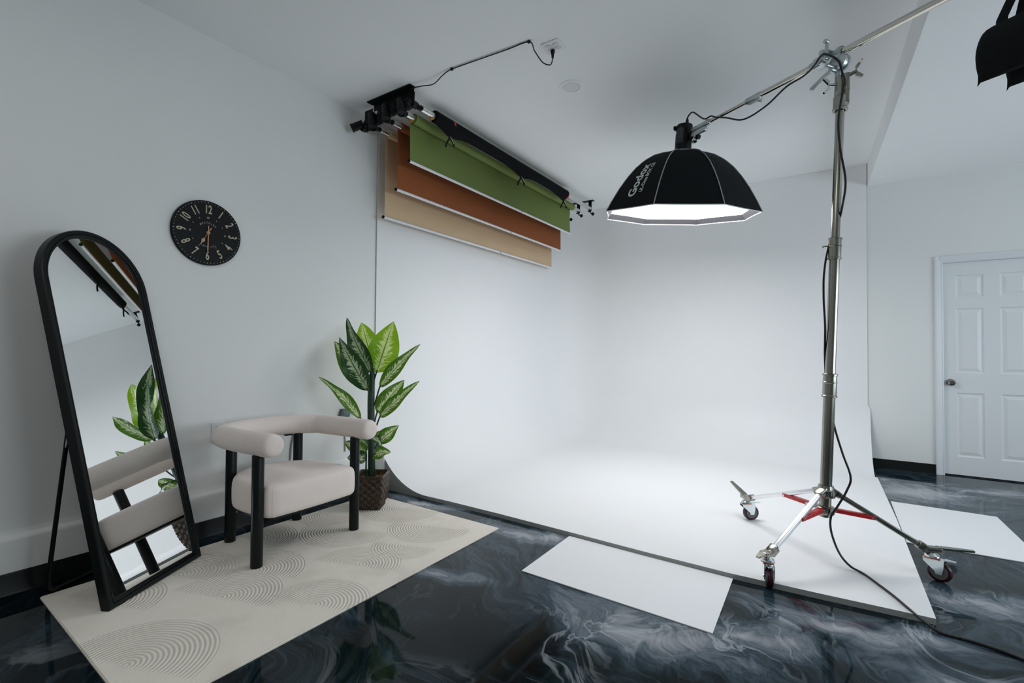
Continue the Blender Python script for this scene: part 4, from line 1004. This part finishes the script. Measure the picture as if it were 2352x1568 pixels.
# leg base: collars, legs, braces, casters
def lathe_part(name, za, prof, m):
    mb = MB(); mb.lathe(prof, 28, AX(za), ax); return mb
mb = lathe_part('', 0.375, [(0.029, 0), (0.046, 0.0), (0.048, 0.006), (0.048, 0.036), (0.040, 0.042), (0.036, 0.060), (0.029, 0.062)], M_steel); TOPC = part(mb, 'upper_hub', M_steel, stand)
mb = lathe_part('', 0.282, [(0.029, 0), (0.044, 0.0), (0.046, 0.005), (0.046, 0.036), (0.040, 0.040), (0.029, 0.042)], M_steel); part(mb, 'sliding_hub', M_steel, stand)
mb = MB(); c_ = AX(0.305); mb.cyl(c_, c_ + Vector((-0.075, 0.02, 0)), 0.008, seg=12); mb.sphere(c_ + Vector((-0.085, 0.022, 0)), 0.016, 14, 10, (0.8, 1, 0.9)); part(mb, 'hub_knob', M_chrome, stand)
casters = [((2.975, 2.702), 0.0, (0.25, -0.97), 'front'), ((3.690, 3.262), 0.0, (0.93, -0.35), 'right'), ((2.775, 3.625), Z0, (0.80, 0.55), 'rear')]
for (fx, fy), fz, roll, nm in casters:
    wr = 0.050
    wc = Vector((fx, fy, fz + wr)); rl_ = Vector((roll[0], roll[1], 0)).normalized(); axl = Vector((-rl_.y, rl_.x, 0))
    hubp = AX(0.395); out = (Vector((fx, fy, 0)) - Vector((hubp.x, hubp.y, 0))).normalized()
    swv = wc - rl_ * 0.030; swv.z = fz + 0.125             # swivel point above the trailing wheel
    leg_end = swv + Vector((0, 0, 0.030)) - out * 0.03
    leg_top = hubp + out * 0.050
    ld = (leg_end - leg_top).normalized(); sd = ld.cross(Vector((0, 0, 1))).normalized(); lu = sd.cross(ld)
    Rl = Matrix((ld, sd, lu)).transposed()
    mb = MB(); ln = (leg_end - leg_top).length
    mb.box((leg_top + leg_end) / 2, (ln, 0.026, 0.026), Rl, bev=0.006)
    lg = lab(part(mb, 'leg', M_leglit if nm != 'right' else M_steel, stand), {'front': 'front leg reaching towards the room, softbox shine put into its colour', 'right': 'leg reaching right over the dark floor', 'rear': 'leg reaching back over the white cove'}[nm])
    mb = MB(); mb.box(leg_top - ld * 0.012, (0.06, 0.046, 0.034), Rl, bev=0.004); part(mb, 'leg_hinge', M_steel, lg)
    mb = MB(); mb.box(leg_end - ld * 0.010, (0.050, 0.040, 0.040), Rl, bev=0.005); mb.box(swv + Vector((0, 0, 0.028)) + out * 0.004, (0.070, 0.044, 0.026), Matrix((out, Vector((-out.y, out.x, 0)), Vector((0, 0, 1)))).transposed(), bev=0.005); part(mb, 'foot_bracket', M_steel, lg)
    mb = MB(); q0 = swv + Vector((0, 0, 0.034)) + out * 0.02; rise = {'front': -0.10, 'right': 0.02, 'rear': 0.32}[nm]; q1 = q0 + out * (0.15 if nm != 'front' else 0.06) + Vector((0, 0, 0.15 * rise)); e_ = (q1 - q0).normalized(); es = e_.cross(Vector((0, 0, 1))).normalized(); eu = es.cross(e_)
    mb.prism([q0 + es * 0.018, q0.lerp(q1, .45) + es * 0.016, q1 + es * 0.009, q1 - es * 0.009, q0.lerp(q1, .45) - es * 0.016, q0 - es * 0.018], eu * 0.009)
    part(mb, 'foot_lever', M_steel, lg)
    # red brace
    s0 = AX(0.304) + out * 0.042; s1 = leg_top.lerp(leg_end, 0.42) - lu * 0.010; bdv = (s1 - s0).normalized(); bsd = bdv.cross(Vector((0, 0, 1))).normalized(); bup = bsd.cross(bdv)
    mb = MB(); mb.box((s0 + s1) / 2, ((s1 - s0).length + 0.03, 0.036, 0.020), Matrix((bdv, bsd, bup)).transposed(), bev=0.003)
    brc = lab(part(mb, 'brace', M_red, stand), 'red brace between column and leg')
    for q in (s0, s1):
        mb = MB(); mb.cyl(q - bsd * 0.022, q + bsd * 0.022, 0.006, seg=12); part(mb, 'pivot_bolt', M_chrome, brc)
    # caster
    cst = lg
    mb = MB(); mb.lathe([(0, 0.016), (wr * .80, 0.016), (wr * .95, 0.013), (wr, 0.007), (wr, -0.007), (wr * .95, -0.013), (wr * .80, -0.016), (0, -0.016)], 40, wc, axl); lab(part(mb, 'caster_wheel', M_wheel, cst), 'maroon caster wheel')
    mb = MB()
    for s_ in (-1, 1): mb.lathe([(wr * .70, 0.0), (wr * .68, 0.002), (wr * .56, 0.0002), (wr * .42, 0.002), (wr * .36, 0.0002), (0, 0.002)], 32, wc + axl * s_ * 0.0162, axl * s_)
    part(mb, 'wheel_hub', M_wheelgrey, cst)
    mb = MB()
    for s_ in (-1, 1):
        o_ = axl * s_ * 0.021
        pts = [wc - rl_ * 0.012 - Vector((0, 0, 0.010)), wc + rl_ * 0.012 - Vector((0, 0, 0.010)), wc + rl_ * 0.020 + Vector((0, 0, 0.030)), wc + rl_ * 0.020 + Vector((0, 0, 0.056)), wc - rl_ * 0.062 + Vector((0, 0, 0.060)), wc - rl_ * 0.062 + Vector((0, 0, 0.044)), wc - rl_ * 0.018 + Vector((0, 0, 0.006))]
        mb.prism([q + o_ for q in pts], axl * s_ * 0.0025)
    mb.box(wc - rl_ * 0.021 + Vector((0, 0, 0.058)), (0.084, 0.047, 0.004), Matrix((rl_, axl, Vector((0, 0, 1)))).transposed())
    mb.cyl(wc - axl * 0.026, wc + axl * 0.026, 0.006, seg=12)
    part(mb, 'caster_fork', M_zinc, cst, angle=20)
    mb = MB(); mb.lathe([(0.024, 0.0), (0.032, 0.001), (0.032, 0.005), (0.024, 0.006)], 24, swv - Vector((0, 0, 0.014)), (0, 0, 1)); part(mb, 'swivel_seal', M_orange, cst)
    mb = MB(); mb.lathe([(0.0, 0.030), (0.014, 0.030), (0.018, 0.018), (0.030, 0.008), (0.031, 0.0)], 24, swv - Vector((0, 0, 0.008)), (0, 0, 1)); part(mb, 'swivel_dome', M_zinc, cst)
    mb = MB(); q = wc + rl_ * 0.018 + Vector((0, 0, 0.062)); mb.prism([q - axl * 0.016, q + axl * 0.016, q + rl_ * 0.045 + axl * 0.010 + Vector((0, 0, 0.002)), q + rl_ * 0.045 - axl * 0.010 + Vector((0, 0, 0.002))], (0, 0, 0.004)); part(mb, 'brake_tab', M_zinc, cst, smooth=False)

# ---------------------------------------------------------------- softbox and lamp head
SC = Vector((2.222, 3.892, 2.236)); sn = Vector((0.101, -0.100, 1)).normalized()
e1 = Vector((0, 1, 0)).cross(sn).normalized(); e2 = sn.cross(e1)
SA = math.radians(269.9)
soft = thing('softbox', 'large lit octagonal softbox with black shell hanging from the boom', 'softbox', SC)
PROF = [(0.600, 0.0), (0.555, 0.085), (0.505, 0.170), (0.445, 0.258), (0.380, 0.335), (0.310, 0.398), (0.235, 0.444), (0.160, 0.470), (0.098, 0.482)]
def prof_at(t):
    t = max(0, min(1, t)) * (len(PROF) - 1); i = min(int(t), len(PROF) - 2); f = t - i
    return PROF[i][0] * (1 - f) + PROF[i + 1][0] * f, PROF[i][1] * (1 - f) + PROF[i + 1][1] * f
def spt(k, t, f=0.0, out=0.0):
    """point on the shell: rib k, profile t, f towards rib k+1"""
    r, h = prof_at(t); r += out * 0.8; h += out * 0.6
    a0_, a1_ = SA + k * PI / 4, SA + (k + 1) * PI / 4
    p0 = e1 * math.cos(a0_) + e2 * math.sin(a0_); p1 = e1 * math.cos(a1_) + e2 * math.sin(a1_)
    bow = 1 + 0.022 * math.sin(PI * f) * math.sin(PI * min(1, t * 1.1)) - 0.012 * math.sin(PI * f) * (1 if t < 0.02 else 0)
    return SC + (p0 * (1 - f) + p1 * f) * r * bow + sn * h
mb = MB(); NT, NF = 24, 8
rows = []
for i in range(NT + 1):
    rows.append([mb.bm.verts.new(spt(k, i / NT, j / NF)) for k in range(8) for j in range(NF)])
for A, B in zip(rows, rows[1:]):
    for k in range(len(A)): k2 = (k + 1) % len(A); mb.bm.faces.new((A[k], A[k2], B[k2], B[k]))
part(mb, 'shell', M_softblack, soft, angle=25)
for k in range(8):
    mb = MB(); mb.sweep([spt(k, i / 20, 0, 0.003) for i in range(21)], 0.0038, 8); part(mb, 'seam_piping', M_pipe, soft)
mb = MB(); edge = [spt(k, 0, j / NF) for k in range(8) for j in range(NF)]; mb.sweep(edge + [edge[0]], 0.004, 8, cap=False); lab(part(mb, 'rim_piping', M_white, soft), 'pale piping round the open rim')
mb = MB(); inner_ = [SC + (q - SC) * 0.940 + sn * 0.045 for q in edge]; lip0 = [SC + (q - SC) * 0.996 + sn * 0.001 for q in edge]
ra = [mb.bm.verts.new(q) for q in lip0]; rb = [mb.bm.verts.new(q) for q in inner_]
for k in range(len(ra)): k2 = (k + 1) % len(ra); mb.bm.faces.new((ra[k], rb[k], rb[k2], ra[k2]))
lab(part(mb, 'inner_lip', M_lip, soft), 'grey fabric lip inside the rim')
mb = MB(); mb.bm.faces.new([mb.bm.verts.new(q) for q in reversed(inner_)]); dif = part(mb, 'diffuser', M_diff, soft, smooth=False, recalc=False); lab(dif, 'glowing white front diffuser')
# lettering on the panel left of the first rib
def panel_text(body, size, sx, t0_, t1_, f0_, name, bold=0.0):
    me = text_mesh(body, size, bold); xs_ = [v.co.x for v in me.vertices]; x0, x1 = min(xs_), max(xs_); ys_ = [v.co.y for v in me.vertices]; ym = min(ys_)
    for v in me.vertices:
        t = t0_ + (t1_ - t0_) * (v.co.x - x0) / (x1 - x0); r, _ = prof_at(t); wpan = 2 * r * math.sin(PI / 8)
        f = f0_ + (v.co.y - ym) / wpan
        v.co = spt(7, t, 1 - f, 0.0035)
    m_ = merge([me]); return m_
GT = panel_text('Godox', 0.098, 1, 0.125, 0.52, 0.47, 'logo', 0.0028); lab(part(GT, 'large_lettering', M_white, soft, smooth=False, recalc=False), 'large white maker lettering')
GT = panel_text('UL-Octa BOX 120', 0.041, 1, 0.165, 0.52, 0.335, 'model', 0.0010); lab(part(GT, 'small_lettering', M_white, soft, smooth=False, recalc=False), 'small white lettering')
mb = MB(); mb.lathe([(0.090, 0), (0.098, 0.002), (0.098, 0.014), (0.075, 0.018), (0.070, 0.014)], 40, SC + sn * 0.474, sn); lab(part(mb, 'mount_ring', M_cast, soft), 'grey mount ring on top')
lamp = thing('studio_lamp', 'black studio lamp head mounted on top of the octagonal softbox', 'lamp', SC + sn * 0.49)
LP = lambda h, a=0.0, b=0.0: SC + sn * h + e1 * a + e2 * b
mb = MB(); mb.lathe([(0, 0.49), (0.070, 0.49), (0.070, 0.50), (0.062, 0.505), (0.062, 0.62), (0.058, 0.625), (0.060, 0.635), (0.060, 0.685), (0.052, 0.694), (0, 0.696)], 36, SC, sn); lbody = part(mb, 'lamp_body', M_black, lamp)
mb = MB(); mb.box(LP(0.67, -0.066, -0.01), (0.022, 0.05, 0.030), Matrix((e1, e2, sn)).transposed(), bev=0.006); part(mb, 'rear_rim', M_black, lamp)
mb = MB(); mb.box(LP(0.59, 0.078, -0.03), (0.045, 0.07, 0.055), Matrix((e1, e2, sn)).transposed(), bev=0.008); mb.sweep([LP(0.585, 0.085, -0.05), LP(0.565, 0.135, -0.07)], 0.017, 16); part(mb, 'tilt_bracket', M_black, lamp)
mb = MB(); mb.box(LP(0.60, -0.01, -0.061), (0.05, 0.006, 0.11), Matrix((e1, e2, sn)).transposed(), bev=0.002); part(mb, 'control_panel', plastic('dark_grey_panel', (0.022, 0.024, 0.024), 0.3), lamp)
GT = text_mesh('Godox', 0.030)
for v in GT.vertices: v.co = LP(0.625 + v.co.x, -0.01 - v.co.y, -0.0645)
lab(part(merge([GT]), 'lamp_lettering', mat('dim_print', (0.10, 0.10, 0.10), 0.6), lamp, smooth=False), 'faint grey maker lettering')

# ---------------------------------------------------------------- lamp power cable
top = LP(0.700, 0.022, -0.02)
cpts = [top, top + sn * 0.030, top + sn * 0.052 + bd * 0.022, top + sn * 0.050 + bd * 0.065, BP(-0.93, 0.02, 0.030), BP(-0.86, 0.02, 0.022), BP(-0.80, 0.03, -0.012), BP(-0.70, 0.035, -0.055), BP(-0.55, 0.035, -0.125), BP(-0.38, 0.035, -0.110), BP(-0.24, 0.035, -0.055), BP(-0.15, 0.020, -0.036), BP(-0.09, 0.034, -0.030), BP(-0.04, 0.056, -0.022), BP(0.0, 0.070, -0.004), BP(0.03, 0.072, -0.006)]
cpts += [Vector((3.272, 3.085, 2.725)), Vector((3.292, 3.10, 2.655)), Vector((3.300, 3.10, 2.60)), Vector((3.274, 3.098, 2.42)), Vector((3.280, 3.105, 2.26)), Vector((3.303, 3.108, 2.08)), Vector((3.290, 3.112, 1.95)), Vector((3.262, 3.186, 1.84)), Vector((3.226, 3.150, 1.745)), Vector((3.205, 3.135, 1.60)), Vector((3.202, 3.130, 1.46)), Vector((3.208, 3.128, 1.30)), Vector((3.206, 3.155, 1.13)),
         Vector((3.215, 3.188, 0.95)), Vector((3.247, 3.165, 0.76)), Vector((3.283, 3.14, 0.62)), Vector((3.318, 3.13, 0.50)), Vector((3.300, 3.12, 0.425)), Vector((3.262, 3.105, 0.345)), Vector((3.230, 3.095, 0.28)), Vector((3.232, 3.095, 0.20)), Vector((3.265, 3.10, 0.10)), Vector((3.312, 3.09, 0.045)), Vector((3.37, 3.06, Z0 + 0.005)), Vector((3.43, 2.95, Z0 + 0.005)), Vector((3.475, 2.86, Z0 + 0.005)), Vector((3.515, 2.765, Z0 + 0.005)), Vector((3.56, 2.695, 0.018)), Vector((3.61, 2.655, 0.0055)), Vector((3.72, 2.645, 0.0055)), Vector((3.84, 2.60, 0.0055)), Vector((3.98, 2.46, 0.0055)), Vector((4.3, 2.1, 0.0055))]
cab = thing('lamp_cable', 'black power cable from the lamp along the boom and column onto the floor', 'cable', top)
mb = MB(); mb.sweep(spline(cpts, 8), 0.0055, 10); part(mb, 'cable', M_cable, cab)
mb = MB(); mb.lathe([(0.012, -0.002), (0.012, 0.012), (0.009, 0.022), (0.0060, 0.034)], 14, top, sn); part(mb, 'connector', M_rubber, cab)

# ---------------------------------------------------------------- counterweight sandbag over the boom end
BE = BP(0.83)
bag = thing('sandbag', 'black canvas saddle sandbag hanging from the boom end near the ceiling', 'sandbag', BE)
def pouch(c, half, name):
    mb = MB(); rows = []; nu, nv = 24, 14
    for j in range(nv + 1):
        t = j / nv; z = -t
        ww = half[0] * (0.93 + 0.07 * math.sin(PI * min(1, t * 1.05)) + 0.08 * max(0.0, t - 0.8) / 0.2)
        th = half[1] * (0.12 + 0.95 * math.sin(PI * min(0.99, t * 0.93 + 0.05)) ** 0.7)
        row = []
        for i in range(nu):
            a = 2 * PI * i / nu; sx = math.copysign(abs(math.cos(a)) ** 0.30, math.cos(a)); sy = math.copysign(abs(math.sin(a)) ** 0.8, math.sin(a))
            row.append(mb.bm.verts.new(c + bd * (ww * sx) + bs * (th * sy) + Vector((0, 0, z * half[2] + 0.006 * math.sin(3 * a + 4 * t) - 0.030 * t * t * abs(math.cos(a)) ** 6 - 0.045 * (1 - t) * max(0.0, -math.cos(a)) ** 2 + 0.03 * (1 - t) * max(0.0, math.cos(a))))))
        rows.append(row)
    for A, B in zip(rows, rows[1:]):
        for k in range(nu): k2 = (k + 1) % nu; mb.bm.faces.new((A[k], A[k2], B[k2], B[k]))
    mb.bm.faces.new(rows[0]); mb.bm.faces.new(list(reversed(rows[-1])))
    return part(mb, name, M_bag, bag, angle=50)
pouch(BE + bs * 0.070 + Vector((0, 0, -0.262)), (0.150, 0.050, 0.200), 'bag_pouch'); pouch(BE - bs * 0.065 + bd * 0.035 + Vector((0, 0, -0.252)), (0.150, 0.050, 0.215), 'bag_pouch')
for t in (-0.075, 0.075):
    mb = MB(); rows = []
    path_ = [(-0.066, -0.29), (-0.060, -0.24), (-0.030, -0.10), (-0.020, 0.006), (0.0, 0.0205), (0.020, 0.006), (0.030, -0.10), (0.060, -0.24), (0.066, -0.29)]
    sp_ = spline([Vector((s_, u, 0)) for s_, u in path_], 5)
    rows = [[BE + bd * (t * min(1.0, max(0.30, -q.y / 0.24)) + dt) + bs * q.x + Vector((0, 0, q.y)) for q in sp_] for dt in (-0.019, 0.019)]
    mb.grid(rows); part(mb, 'strap', M_bag, bag)
